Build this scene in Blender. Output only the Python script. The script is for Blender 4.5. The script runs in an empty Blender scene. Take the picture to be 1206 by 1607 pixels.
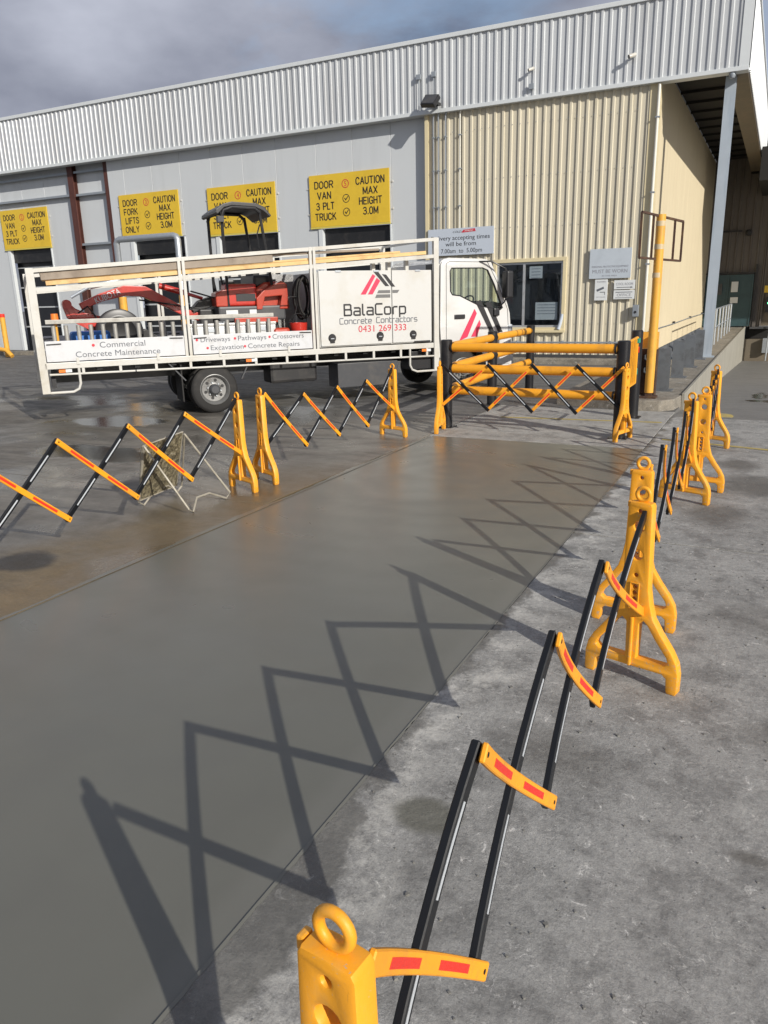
import bpy, bmesh, math, random
from mathutils import Vector, Matrix
random.seed(7)
R = math.radians
scene = bpy.context.scene
COL = scene.collection

# ------------------------------------------------------------------ camera, world, sun, exposure
cam_d = bpy.data.cameras.new('camera')
cam = bpy.data.objects.new('camera', cam_d)
COL.objects.link(cam)
PITCH, ROLL, YAW = 0.277491727, 0.0248507268, 0.473936043
fw = Vector((-math.sin(YAW)*math.cos(PITCH), math.cos(YAW)*math.cos(PITCH), -math.sin(PITCH)))
rt = Vector((math.cos(YAW), math.sin(YAW), 0))
dn = fw.cross(rt)
r2 = math.cos(ROLL)*rt + math.sin(ROLL)*dn
d2 = -math.sin(ROLL)*rt + math.cos(ROLL)*dn
m = Matrix((r2, -d2, -fw)).transposed().to_4x4()
m.translation = (0, 0, 1.75)
cam.matrix_world = m
cam_d.sensor_fit = 'VERTICAL'
cam_d.sensor_height = 24
cam_d.lens = 24*1183.85/1607
cam_d.clip_start = 0.05
cam_d.clip_end = 900
scene.camera = cam

SUN = Vector((0.87, -0.49, 0.47))          # towards the sun
world = bpy.data.worlds.new('World')
scene.world = world
world.use_nodes = True
wn, wl = world.node_tree.nodes, world.node_tree.links
wn.clear()
wo = wn.new('ShaderNodeOutputWorld'); wb = wn.new('ShaderNodeBackground')
sky = wn.new('ShaderNodeTexSky'); sky.sky_type = 'NISHITA'; sky.sun_disc = False
sky.sun_elevation = math.atan2(SUN.z, math.hypot(SUN.x, SUN.y)); sky.sun_rotation = math.atan2(SUN.x, SUN.y)
tc = wn.new('ShaderNodeTexCoord')
mp = wn.new('ShaderNodeMapping'); mp.inputs['Scale'].default_value = (1, 1, 2.0); mp.inputs['Location'].default_value = (3.1, 1.7, .4)
n1 = wn.new('ShaderNodeTexNoise'); n1.inputs['Scale'].default_value = 1.9; n1.inputs['Detail'].default_value = 9; n1.inputs['Roughness'].default_value = .58; n1.inputs['Distortion'].default_value = .3
n2 = wn.new('ShaderNodeTexNoise'); n2.inputs['Scale'].default_value = 3.2; n2.inputs['Detail'].default_value = 7; n2.inputs['Roughness'].default_value = .5
cover = wn.new('ShaderNodeValToRGB'); cover.color_ramp.elements[0].position = .36; cover.color_ramp.elements[1].position = .50
cover.color_ramp.elements[0].color = (.35, .35, .35, 1)
ccol = wn.new('ShaderNodeValToRGB')
ccol.color_ramp.elements[0].position = .30; ccol.color_ramp.elements[0].color = (1.0, 1.12, 1.6, 1)
ccol.color_ramp.elements[1].position = .70; ccol.color_ramp.elements[1].color = (3.9, 4.1, 4.8, 1)
mixc = wn.new('ShaderNodeMixRGB')
wl.new(tc.outputs['Generated'], mp.inputs[0]); wl.new(mp.outputs[0], n1.inputs['Vector']); wl.new(mp.outputs[0], n2.inputs['Vector'])
wl.new(n1.outputs['Fac'], cover.inputs[0]); wl.new(n2.outputs['Fac'], ccol.inputs[0])
wl.new(cover.outputs[0], mixc.inputs['Fac']); wl.new(sky.outputs[0], mixc.inputs['Color1']); wl.new(ccol.outputs[0], mixc.inputs['Color2'])
wl.new(mixc.outputs[0], wb.inputs['Color']); wb.inputs['Strength'].default_value = 0.115
wl.new(wb.outputs[0], wo.inputs['Surface'])

sun_d = bpy.data.lights.new('sun', 'SUN'); sun_d.energy = 3.95; sun_d.angle = R(.53); sun_d.color = (1, .95, .87)
sun = bpy.data.objects.new('sun', sun_d); COL.objects.link(sun)
sun.rotation_euler = (-SUN).to_track_quat('-Z', 'Y').to_euler(); sun.location = (20, -12, 15)

scene.view_settings.view_transform = 'Standard'
scene.view_settings.look = 'None'
scene.view_settings.gamma = 1
scene.view_settings.use_curve_mapping = False
scene.view_settings.exposure = 0.25

# ------------------------------------------------------------------ materials
class G:
    """tiny node graph writer"""
    def __init__(s, name):
        s.m = bpy.data.materials.new(name); s.m.use_nodes = True
        s.t = s.m.node_tree; s.n = s.t.nodes; s.l = s.t.links
        s.b = s.n['Principled BSDF']; s.out = s.n['Material Output']
    def set(s, k, v):
        if hasattr(v, 'links') or isinstance(v, bpy.types.NodeSocket): s.l.new(v, s.b.inputs[k])
        else: s.b.inputs[k].default_value = v
    def pos(s, obj=False):
        if obj: return s.n.new('ShaderNodeTexCoord').outputs['Object']
        return s.n.new('ShaderNodeNewGeometry').outputs['Position']
    def map(s, v, sc=(1, 1, 1), loc=(0, 0, 0), rot=(0, 0, 0)):
        q = s.n.new('ShaderNodeMapping'); q.inputs['Scale'].default_value = sc; q.inputs['Location'].default_value = loc; q.inputs['Rotation'].default_value = rot
        s.l.new(v, q.inputs[0]); return q.outputs[0]
    def noise(s, v, scale, detail=4, rough=.55, dist=0):
        q = s.n.new('ShaderNodeTexNoise'); q.inputs['Scale'].default_value = scale; q.inputs['Detail'].default_value = detail
        q.inputs['Roughness'].default_value = rough; q.inputs['Distortion'].default_value = dist; s.l.new(v, q.inputs['Vector']); return q.outputs['Fac']
    def ramp(s, f, stops):
        q = s.n.new('ShaderNodeValToRGB'); cr = q.color_ramp
        while len(cr.elements) < len(stops): cr.elements.new(.5)
        for e, (p, c) in zip(cr.elements, stops):
            e.position = p; e.color = (c, c, c, 1) if isinstance(c, (int, float)) else (*c, 1)
        s.l.new(f, q.inputs[0]); return q.outputs[0]
    def mix(s, f, a, b, mode='MIX'):
        q = s.n.new('ShaderNodeMixRGB'); q.blend_type = mode
        for k, v in (('Fac', f), ('Color1', a), ('Color2', b)):
            if isinstance(v, bpy.types.NodeSocket): s.l.new(v, q.inputs[k])
            else: q.inputs[k].default_value = v if k == 'Fac' else ((*v, 1) if not isinstance(v, (int, float)) else (v, v, v, 1))
        return q.outputs[0]
    def math(s, op, a, b=0, c=0, clamp=False):
        q = s.n.new('ShaderNodeMath'); q.operation = op; q.use_clamp = clamp
        for i, v in enumerate((a, b, c)):
            if isinstance(v, bpy.types.NodeSocket): s.l.new(v, q.inputs[i])
            else: q.inputs[i].default_value = v
        return q.outputs[0]
    def xyz(s, v):
        q = s.n.new('ShaderNodeSeparateXYZ'); s.l.new(v, q.inputs[0]); return q.outputs
    def step(s, v, a, b):
        q = s.n.new('ShaderNodeMapRange'); q.interpolation_type = 'SMOOTHSTEP'; s.l.new(v, q.inputs[0])
        q.inputs[1].default_value = a; q.inputs[2].default_value = b; return q.outputs[0]
    def bump(s, h, strength=.3, dist=.01):
        q = s.n.new('ShaderNodeBump'); q.inputs['Strength'].default_value = strength; q.inputs['Distance'].default_value = dist
        s.l.new(h, q.inputs['Height']); s.l.new(q.outputs[0], s.b.inputs['Normal'])
    def blob(s, p, x, y, r, soft, warp=.4, sc=2.5):
        """soft-edged patch round (x, y) with an uneven border"""
        X = s.xyz(p)
        dx = s.math('SUBTRACT', X[0], x); dy = s.math('SUBTRACT', X[1], y)
        if isinstance(r, tuple): dx = s.math('DIVIDE', dx, r[0]); dy = s.math('DIVIDE', dy, r[1]); rr = 1
        else: rr = r
        d = s.math('SQRT', s.math('ADD', s.math('MULTIPLY', dx, dx), s.math('MULTIPLY', dy, dy)))
        d = s.math('ADD', d, s.math('MULTIPLY', s.math('SUBTRACT', s.noise(p, sc, 5, .6), .5), warp*2*rr))
        return s.math('SUBTRACT', 1, s.step(d, rr-soft, rr))

def pbr(name, col, rough=.5, metal=0, var=.0, scale=6, bump=0, bscale=40, dirt=None, dscale=3, coat=0, spec=.5, streak=False, sheet=0):
    g = G(name)
    g.set('Roughness', rough); g.set('Metallic', metal); g.set('Specular IOR Level', spec)
    if coat: g.set('Coat Weight', coat)
    p = g.pos(True)
    c = None
    if var:
        c = g.mix(g.noise(p, scale, 5), tuple(x*(1-var) for x in col), tuple(min(1, x*(1+var)) for x in col))
    if dirt:
        v = g.map(p, (3, 3, .25)) if streak else p
        f = g.ramp(g.noise(v, dscale, 7, .65), [(.5, 0), (.75, .75)])
        c = g.mix(f, c if c is not None else col, dirt)
    if sheet:
        wn_ = g.n.new('ShaderNodeTexWhiteNoise'); wn_.noise_dimensions = '1D'
        g.l.new(g.math('FLOOR', g.math('DIVIDE', g.xyz(g.pos())[0], sheet)), wn_.inputs['W'])
        c = g.mix(1, c, g.ramp(wn_.outputs['Value'], [(0, .90), (1, 1.0)]), 'MULTIPLY')
        dr = g.ramp(g.noise(g.map(g.pos(), (7, 7, .12)), 1.6, 8, .75), [(.56, 0), (.70, .45)])
        c = g.mix(dr, c, tuple(x*.62 for x in col))
    g.set('Base Color', c if c is not None else (*col, 1))
    if bump: g.bump(g.noise(p, bscale, 5), bump, .01)
    return g.m

M = {}
M['yellow_plastic'] = pbr('yellow_plastic', (.84, .36, .018), .42, var=.06, scale=5, bump=.06, bscale=60, dirt=(.58, .36, .14), dscale=9)
M['yellow_slat'] = pbr('yellow_slat', (.88, .36, .016), .45, var=.05, dirt=(.5, .22, .04), dscale=8)
M['black_slat'] = pbr('black_slat', (.007, .008, .010), .38, var=.2, bump=.05, spec=.35)
M['red_reflector'] = pbr('red_reflector', (.75, .035, .02), .35, bump=.3, bscale=180)
M['white_reflector'] = pbr('white_reflector', (.50, .53, .56), .25, bump=.2, bscale=180)
M['white_paint'] = pbr('white_paint', (.56, .55, .51), .32, var=.04, scale=2, dirt=(.42, .37, .28), dscale=2.2, coat=.2)
M['cab_paint'] = pbr('cab_paint', (.62, .62, .605), .22, var=.02, dirt=(.5, .47, .4), dscale=1.3, coat=.6)
M['box_paint'] = pbr('box_paint', (.57, .57, .55), .35, var=.03, scale=1.5, dirt=(.5, .47, .4), dscale=1.6)
M['white_board'] = pbr('white_board', (.57, .58, .595), .4, var=.05, dirt=(.4, .38, .35), dscale=3)
M['black_rubber'] = pbr('black_rubber', (.018, .017, .016), .75, var=.3, bump=.3, bscale=30, dirt=(.06, .052, .045), dscale=3)
M['black_metal'] = pbr('black_metal', (.014, .014, .015), .45, var=.3, dirt=(.05, .045, .04), dscale=4)
M['black_plastic'] = pbr('black_plastic', (.02, .02, .022), .38, var=.2)
M['dark_grey'] = pbr('dark_grey', (.055, .057, .062), .45, var=.2, dirt=(.10, .09, .08), dscale=3)
M['rim_metal'] = pbr('rim_metal', (.22, .22, .215), .45, .5, var=.2, dirt=(.10, .085, .07), dscale=8)
M['galvanised'] = pbr('galvanised', (.42, .45, .48), .42, .6, var=.15, scale=12)
M['aluminium'] = pbr('aluminium', (.56, .57, .58), .4, .6, var=.12, scale=8, dirt=(.28, .26, .24), dscale=6)
M['ladder_metal'] = pbr('ladder_metal', (.38, .37, .34), .5, .35, var=.25, scale=14, dirt=(.2, .18, .15), dscale=5)
M['timber_grey'] = pbr('timber_grey', (.30, .25, .20), .8, var=.25, scale=4, dirt=(.16, .12, .09), dscale=3)
M['timber_pine'] = pbr('timber_pine', (.66, .45, .20), .7, var=.18, scale=5, dirt=(.38, .22, .09), dscale=4)
M['digger_red'] = pbr('digger_red', (.50, .03, .018), .35, var=.2, dirt=(.12, .03, .02), dscale=6, coat=.3)
M['digger_orange'] = pbr('digger_orange', (.42, .042, .018), .35, var=.1, dirt=(.3, .05, .03), dscale=6, coat=.3)
M['blue_plastic'] = pbr('blue_plastic', (.03, .16, .50), .5, var=.2, bump=.3, bscale=12)
M['text_black'] = pbr('text_black', (.018, .018, .02), .5)
M['text_grey'] = pbr('text_grey', (.12, .13, .15), .5)
M['text_red'] = pbr('text_red', (.55, .03, .05), .5)
M['logo_grey'] = pbr('logo_grey', (.14, .14, .14), .5)
M['logo_red'] = pbr('logo_red', (.60, .035, .09), .45)
M['sign_yellow'] = pbr('sign_yellow', (.70, .47, .035), .42, var=.04, dirt=(.60, .39, .03), dscale=2)
M['sign_edge'] = pbr('sign_edge', (.6, .5, .1), .5)
M['sign_blue_white'] = pbr('sign_blue_white', (.50, .55, .62), .4, var=.04)
M['sign_faded'] = pbr('sign_faded', (.48, .53, .58), .4, var=.06, dirt=(.36, .4, .44), dscale=3)
M['fade_text'] = pbr('fade_text', (.25, .25, .28), .5)
M['fascia'] = pbr('fascia', (.60, .62, .63), .36, .15, var=.03, scale=1.5, dirt=(.46, .46, .455), dscale=1.2, streak=True, sheet=.78)
M['fascia_trim'] = pbr('fascia_trim', (.62, .65, .66), .4, var=.05)
M['grey_panel'] = pbr('grey_panel', (.55, .575, .59), .45, var=.03, scale=1.0, dirt=(.49, .51, .52), dscale=.7, streak=True)
M['cream'] = pbr('cream', (.62, .57, .445), .45, var=.03, scale=1.5, dirt=(.54, .48, .34), dscale=1.6, streak=True, sheet=.8)
M['cream_side'] = pbr('cream_side', (.66, .57, .39), .6, var=.05, scale=1.5, dirt=(.58, .49, .33), dscale=1.0, streak=True, bump=.15, bscale=12)
M['cream_trim'] = pbr('cream_trim', (.66, .57, .36), .45, var=.04)
M['brown_steel'] = pbr('brown_steel', (.085, .03, .022), .6, var=.3, scale=5, dirt=(.05, .02, .015), dscale=3)
M['girt'] = pbr('girt', (.30, .33, .36), .45, .3, var=.1)
M['door_dark'] = pbr('door_dark', (.012, .013, .016), .4, var=.3, scale=2)
M['door_strip'] = pbr('door_strip', (.45, .47, .48), .5)
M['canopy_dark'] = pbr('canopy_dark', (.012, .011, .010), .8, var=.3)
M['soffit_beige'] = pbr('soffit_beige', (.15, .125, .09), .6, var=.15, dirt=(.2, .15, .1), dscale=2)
M['blue_steel'] = pbr('blue_steel', (.38, .43, .48), .5, var=.1, scale=3, dirt=(.24, .30, .37), dscale=2.5, streak=True)
M['back_wall'] = pbr('back_wall', (.13, .115, .10), .6, var=.15, dirt=(.12, .10, .09), dscale=1.2, streak=True)
M['teal_door'] = pbr('teal_door', (.035, .075, .085), .5, var=.15, dirt=(.02, .04, .045), dscale=2)
M['rust'] = pbr('rust', (.06, .03, .02), .8, var=.4, dirt=(.16, .09, .03), dscale=6)
M['pole_yellow'] = pbr('pole_yellow', (.72, .37, .05), .45, var=.08, dirt=(.45, .26, .08), dscale=5)
M['pole_band'] = pbr('pole_band', (.56, .46, .30), .5, var=.15, dirt=(.6, .36, .08), dscale=9)
M['rail_yellow'] = pbr('rail_yellow', (.82, .36, .02), .4, var=.05, dirt=(.5, .22, .03), dscale=4)
M['rail_black'] = pbr('rail_black', (.012, .012, .014), .35, var=.2, dirt=(.05, .045, .04), dscale=3)
M['armco'] = pbr('armco', (.20, .215, .23), .45, .5, var=.2, dirt=(.09, .09, .09), dscale=5)
M['white_pipe'] = pbr('white_pipe', (.70, .68, .60), .4, var=.05)
M['paper'] = pbr('paper', (.66, .68, .68), .7)
M['dirty_panel'] = None
M['wire'] = pbr('wire', (.40, .37, .30), .5, .2, var=.3, scale=20, dirt=(.2, .17, .12), dscale=14)
M['seat_black'] = pbr('seat_black', (.015, .015, .016), .6)
M['line_yellow'] = pbr('line_yellow', (.42, .33, .10), .8, var=.3, scale=12, dirt=(.2, .19, .16), dscale=9)
M['interior'] = pbr('interior', (.06, .062, .066), .7, var=.3)
M['lamp_orange'] = pbr('lamp_orange', (.8, .2, .03), .3)
M['green_tag'] = pbr('green_tag', (.03, .30, .2), .5)

g = G('yellow_plastic_worn'); p = g.pos(True); wp = g.xyz(g.pos())
c = g.mix(g.noise(p, 5, 5), (.80, .33, .016), (.88, .39, .02))
c = g.mix(g.ramp(g.noise(p, 9, 7, .7), [(.52, 0), (.74, .6)]), c, (.60, .36, .12))
low = g.math('SUBTRACT', 1, g.step(wp[2], .02, .40))
c = g.mix(g.math('MULTIPLY', g.ramp(g.noise(p, 46, 6, .8), [(.56, 0), (.62, .8)]), low), c, (.36, .34, .29))
c = g.mix(g.math('MULTIPLY', g.ramp(g.noise(p, 90, 4, .8), [(.64, 0), (.68, .7)]), 1), c, (.40, .36, .28))
c = g.mix(g.ramp(g.noise(g.map(p, (30, 30, 3)), 3, 6, .8), [(.63, 0), (.70, .5)]), c, (.30, .14, .02))
g.set('Base Color', c); g.set('Roughness', g.ramp(g.noise(p, 20, 6, .7), [(.3, .36), (.7, .62)])); g.bump(g.noise(p, 60, 6, .7), .10, .01); M['yellow_plastic'] = g.m
g = G('dirty_panel'); p = g.pos(True)
f = g.ramp(g.noise(p, 26, 8, .8), [(.40, (.03, .028, .024)), (.52, (.20, .17, .10)), (.62, (.42, .38, .28))])
g.set('Base Color', f); g.set('Roughness', .5); g.bump(g.noise(p, 30, 6, .7), .6, .02); M['dirty_panel'] = g.m

def glass(name, tint, refl=.12):
    g = G(name); g.n.remove(g.b)
    tr = g.n.new('ShaderNodeBsdfTransparent'); tr.inputs[0].default_value = (*tint, 1)
    gl = g.n.new('ShaderNodeBsdfGlossy'); gl.inputs['Roughness'].default_value = .03; gl.inputs[0].default_value = (.9, .95, 1, 1)
    lw = g.n.new('ShaderNodeLayerWeight'); lw.inputs[0].default_value = .5
    fac = g.math('ADD', .04, g.math('MULTIPLY', .6, g.math('POWER', lw.outputs['Facing'], 4)))
    mx = g.n.new('ShaderNodeMixShader')
    g.l.new(fac, mx.inputs[0]); g.l.new(tr.outputs[0], mx.inputs[1]); g.l.new(gl.outputs[0], mx.inputs[2]); g.l.new(mx.outputs[0], g.out.inputs[0])
    return g.m
M['cab_glass'] = glass('cab_glass', (.93, .965, .94))
M['window_glass'] = glass('window_glass', (.80, .83, .85))

# lit green indicator
g = G('green_light'); g.set('Base Color', (.1, .8, .4, 1)); g.set('Emission Color', (.15, 1, .5, 1)); g.set('Emission Strength', 2.0); M['green_light'] = g.m

def checker_plate():
    g = G('checker_plate'); p = g.pos(True)
    w = g.n.new('ShaderNodeTexChecker'); w.inputs['Scale'].default_value = 28
    g.l.new(g.map(p, (1, 1, 1), (0, 0, 0), (0, R(45), 0)), w.inputs['Vector'])
    g.set('Base Color', g.mix(g.noise(p, 10, 4), (.30, .30, .30), (.55, .55, .54))); g.set('Metallic', .7); g.set('Roughness', .38)
    g.bump(w.outputs['Fac'], .8, .01); return g.m
M['checker'] = checker_plate()

# dry, stained concrete apron (right side)
def apron_mat(name, a, b, damp=True):
    g = G(name); p = g.pos()
    big = g.noise(p, .9, 9, .62, .4)
    c = g.ramp(big, [(.3, a), (.52, tuple((x+y)/2 for x, y in zip(a, b))), (.72, b)])
    mid = g.noise(p, 5.5, 9, .72)
    c = g.mix(g.ramp(mid, [(.38, .62), (.54, 0)]), c, tuple(x*.50 for x in a))
    c = g.mix(g.ramp(g.noise(p, 3.1, 10, .75, .3), [(.54, 0), (.68, .62)]), c, (.62, .61, .57))
    c = g.mix(.6, c, g.ramp(g.noise(p, 38, 8, .85), [(.32, .25), (.66, 1.0)]), 'MULTIPLY')
    c = g.mix(.45, c, g.ramp(g.noise(p, 170, 4, .9), [(.3, .15), (.66, 1.0)]), 'MULTIPLY')
    sc = g.noise(g.map(p, (1, 1, 1), rot=(0, 0, R(35))), 16, 10, .85, .8)
    c = g.mix(g.ramp(sc, [(.57, 0), (.66, .8)]), c, (.78, .76, .71))
    c = g.mix(g.ramp(g.noise(p, 22, 9, .85, .5), [(.30, .6), (.38, 0)]), c, (.10, .098, .09))
    ve = g.n.new('ShaderNodeTexVoronoi'); ve.feature = 'DISTANCE_TO_EDGE'; ve.inputs['Scale'].default_value = 1.3
    wv = g.n.new('ShaderNodeVectorMath'); wv.operation = 'ADD'; g.l.new(p, wv.inputs[0])
    nn_ = g.n.new('ShaderNodeTexNoise'); nn_.inputs['Scale'].default_value = 3; nn_.inputs['Detail'].default_value = 6; g.l.new(p, nn_.inputs['Vector']); g.l.new(nn_.outputs['Color'], wv.inputs[1]); g.l.new(wv.outputs[0], ve.inputs['Vector'])
    crack = g.math('MULTIPLY', g.math('SUBTRACT', 1, g.step(ve.outputs['Distance'], .001, .0045)), g.ramp(g.noise(p, 1.1, 3), [(.50, 0), (.58, .55)]))
    c = g.mix(crack, c, (.06, .058, .052))
    # fine pits
    vo = g.n.new('ShaderNodeTexVoronoi'); vo.inputs['Scale'].default_value = 34; g.l.new(p, vo.inputs['Vector'])
    c = g.mix(g.math('MULTIPLY', g.math('LESS_THAN', vo.outputs['Distance'], .13), .35), c, (.03, .03, .03))
    rough = g.ramp(mid, [(.35, .62), (.6, .9)])
    if damp:
        X = g.xyz(p)
        d = g.math('ADD', X[0], g.math('MULTIPLY', g.math('SUBTRACT', g.noise(p, 2.6, 7, .6), .5), .55))
        d = g.math('ADD', g.math('SUBTRACT', d, g.math('MULTIPLY', g.math('SUBTRACT', 1, g.step(X[1], 1.3, 2.1)), .10)), g.math('MULTIPLY', g.step(X[1], 1.8, 2.4), .055))
        wet = g.math('SUBTRACT', 1, g.step(d, -1.155, -1.10))
        # pale lime bloom just outside the damp edge, then the damp edge itself
        bloom = g.math('MULTIPLY', g.math('SUBTRACT', 1, g.step(d, -1.04, -.86)), g.ramp(g.noise(p, 5, 10, .8), [(.47, 0), (.58, .42)]))
        c = g.mix(bloom, c, (.68, .66, .60))
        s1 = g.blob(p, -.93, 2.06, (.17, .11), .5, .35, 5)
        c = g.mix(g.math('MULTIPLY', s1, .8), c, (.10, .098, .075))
        for x, y, rx, ry, k in ((-.30, 6.4, .35, .5, .6), (.1, 2.3, .10, .05, .7), (.12, 7.5, .9, .65, .75), (-.2, 8.4, .28, .4, .75), (-.5, 1.0, .2, .5, .4), (-.6, 2.6, .35, .25, .45), (.1, 4.3, .45, .3, .4), (.2, 3.1, .35, .2, .4)):  # widest blob paints in an off-frame object's shadow, along with real staining
            c = g.mix(g.math('MULTIPLY', g.blob(p, x, y, (rx, ry), .7, .35, 3), k), c, (.085, .078, .066))
        c = g.mix(g.math('MULTIPLY', wet, .72), c, (.085, .083, .073))
        rough = g.mix(wet, rough, .45)
    g.set('Base Color', c); g.set('Roughness', rough)
    h = g.math('ADD', g.noise(p, 35, 8, .75), g.math('MULTIPLY', mid, .8))
    g.bump(h, .55, .012)
    return g.m
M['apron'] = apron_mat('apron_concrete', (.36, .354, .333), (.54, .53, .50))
M['far_strip'] = apron_mat('far_strip_concrete', (.42, .41, .38), (.60, .585, .54), False)

def yard_mat():
    g = G('yard_concrete'); p = g.pos(); X = g.xyz(p)
    big = g.noise(p, .35, 8, .6, .3)
    near = g.ramp(big, [(.3, (.16, .145, .12)), (.55, (.22, .20, .168)), (.75, (.29, .265, .22))])
    far = g.ramp(big, [(.3, (.12, .12, .118)), (.7, (.21, .205, .20))])
    fy = g.step(g.math('ADD', X[1], g.math('MULTIPLY', g.noise(p, .8, 4), 1.5)), 9.5, 13)
    c = g.mix(fy, near, far)
    st = g.noise(g.map(p, (.6, 3.0, 1), rot=(0, 0, R(-30))), 1.2, 8, .7)
    c = g.mix(g.ramp(st, [(.42, .55), (.58, 0)]), c, (.055, .05, .043))
    c = g.mix(g.ramp(g.noise(p, 2.2, 9, .7), [(.55, 0), (.72, .55)]), c, (.27, .25, .21))
    # ochre silt washed along the edge of the new slab
    d = g.math('ADD', X[0], g.math('MULTIPLY', g.math('SUBTRACT', g.noise(p, 1.8, 7, .6), .5), 1.4))
    silt = g.math('MULTIPLY', g.step(d, -5.1, -4.2), g.math('SUBTRACT', 1, g.step(X[1], 5.8, 7.4)))
    c = g.mix(g.math('MULTIPLY', silt, .8), c, g.mix(g.noise(p, 9, 8, .8), (.10, .072, .038), (.34, .25, .13)))
    c = g.mix(g.math('MULTIPLY', g.blob(p, -4.62, 3.35, (.30, .26), .4, .35, 4), .85), c, (.04, .038, .036))
    c = g.mix(g.math('MULTIPLY', g.blob(p, -4.35, 9.15, (.75, .75), .4, .4, 2), .65), c, (.36, .34, .29))
    c = g.mix(.4, c, g.ramp(g.noise(p, 55, 4, .8), [(.25, .2), (.75, 1.0)]), 'MULTIPLY')
    # wetness: patches of water film, two puddles
    wetn = g.ramp(g.noise(p, .55, 6, .55, .6), [(.40, 1), (.60, 0)])
    wet = g.math('MULTIPLY', wetn, g.math('SUBTRACT', 1, g.step(X[1], 10, 14)))
    pud = g.math('MAXIMUM', g.blob(p, -8.9, 8.5, (1.0, .55), .25, .5, 1.6), g.blob(p, -7.2, 6.5, (1.3, .5), .4, .6, 1.6))
    pud = g.math('MAXIMUM', pud, g.blob(p, -.15, 16.2, (.16, 1.0), .4, .8, 2.5))
    pud = g.math('MAXIMUM', pud, g.blob(p, -.02, 15.0, (.45, .3), .4, .7, 2.5))
    wet = g.math('MAXIMUM', wet, pud)
    c = g.mix(g.math('MULTIPLY', wet, .45), c, (.045, .041, .035))
    lane = g.math('MULTIPLY', g.step(X[0], -1.25, -1.2), g.step(X[1], 11.4, 11.6))
    c = g.mix(g.math('MULTIPLY', lane, .75), c, g.mix(g.noise(p, 3, 8, .7), (.13, .125, .115), (.27, .26, .24)))
    c = g.mix(g.math('MULTIPLY', pud, .8), c, (.04, .037, .032))
    g.set('Base Color', c)
    rr = g.mix(wet, g.ramp(g.noise(p, 6, 6, .7), [(.3, .5), (.7, .85)]), .20)
    g.set('Roughness', g.mix(pud, rr, .05))
    h = g.math('MULTIPLY', g.noise(p, 28, 8, .75), g.math('SUBTRACT', 1, g.math('MULTIPLY', wet, .8)))
    g.bump(h, .5, .012)
    return g.m
M['yard'] = yard_mat()
M['joint'] = pbr('joint', (.03, .029, .027), .9, var=.3)
M['pavement'] = apron_mat('pavement_concrete', (.30, .27, .22), (.46, .41, .33), False)
M['kerb_face'] = pbr('kerb_face', (.30, .285, .24), .85, var=.2, scale=2, dirt=(.18, .17, .14), dscale=2.5, streak=True, bump=.3)

def wet_slab_mat():
    g = G('wet_concrete'); p = g.pos()
    c = g.ramp(g.noise(p, .7, 5, .5, .6), [(.3, (.126, .126, .105)), (.7, (.142, .141, .119))])
    c = g.mix(g.ramp(g.noise(p, 3.5, 4, .5), [(.45, 0), (.75, .25)]), c, (.105, .102, .09))
    X = g.xyz(p)
    edge = g.step(g.math('ADD', X[0], g.math('MULTIPLY', g.noise(p, 5, 5), .05)), -1.34, -1.24)
    c = g.mix(g.math('MULTIPLY', edge, .25), c, (.19, .185, .165))
    g.set('Base Color', c)
    # trowel passes change how far the surface is closed up
    w = g.n.new('ShaderNodeTexWave'); w.wave_type = 'RINGS'; w.rings_direction = 'Z'; w.inputs['Scale'].default_value = .9
    w.inputs['Distortion'].default_value = 5; w.inputs['Detail'].default_value = 3; w.inputs['Detail Scale'].default_value = 1.2
    g.l.new(g.map(p, (1, 1, 1), (2.9, -7.1, 0)), w.inputs['Vector'])
    r = g.math('ADD', g.ramp(g.noise(p, 1.1, 6, .55, .8), [(.35, .27), (.65, .35)]), g.math('MULTIPLY', w.outputs['Fac'], .035))
    g.set('Roughness', r); g.set('Specular IOR Level', .55)
    h = g.math('ADD', g.math('MULTIPLY', w.outputs['Fac'], .25), g.math('ADD', g.noise(p, 2.2, 4, .5), g.math('MULTIPLY', g.noise(p, 90, 3), .02)))
    g.bump(h, .06, .02)
    return g.m
M['wet'] = wet_slab_mat()

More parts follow.
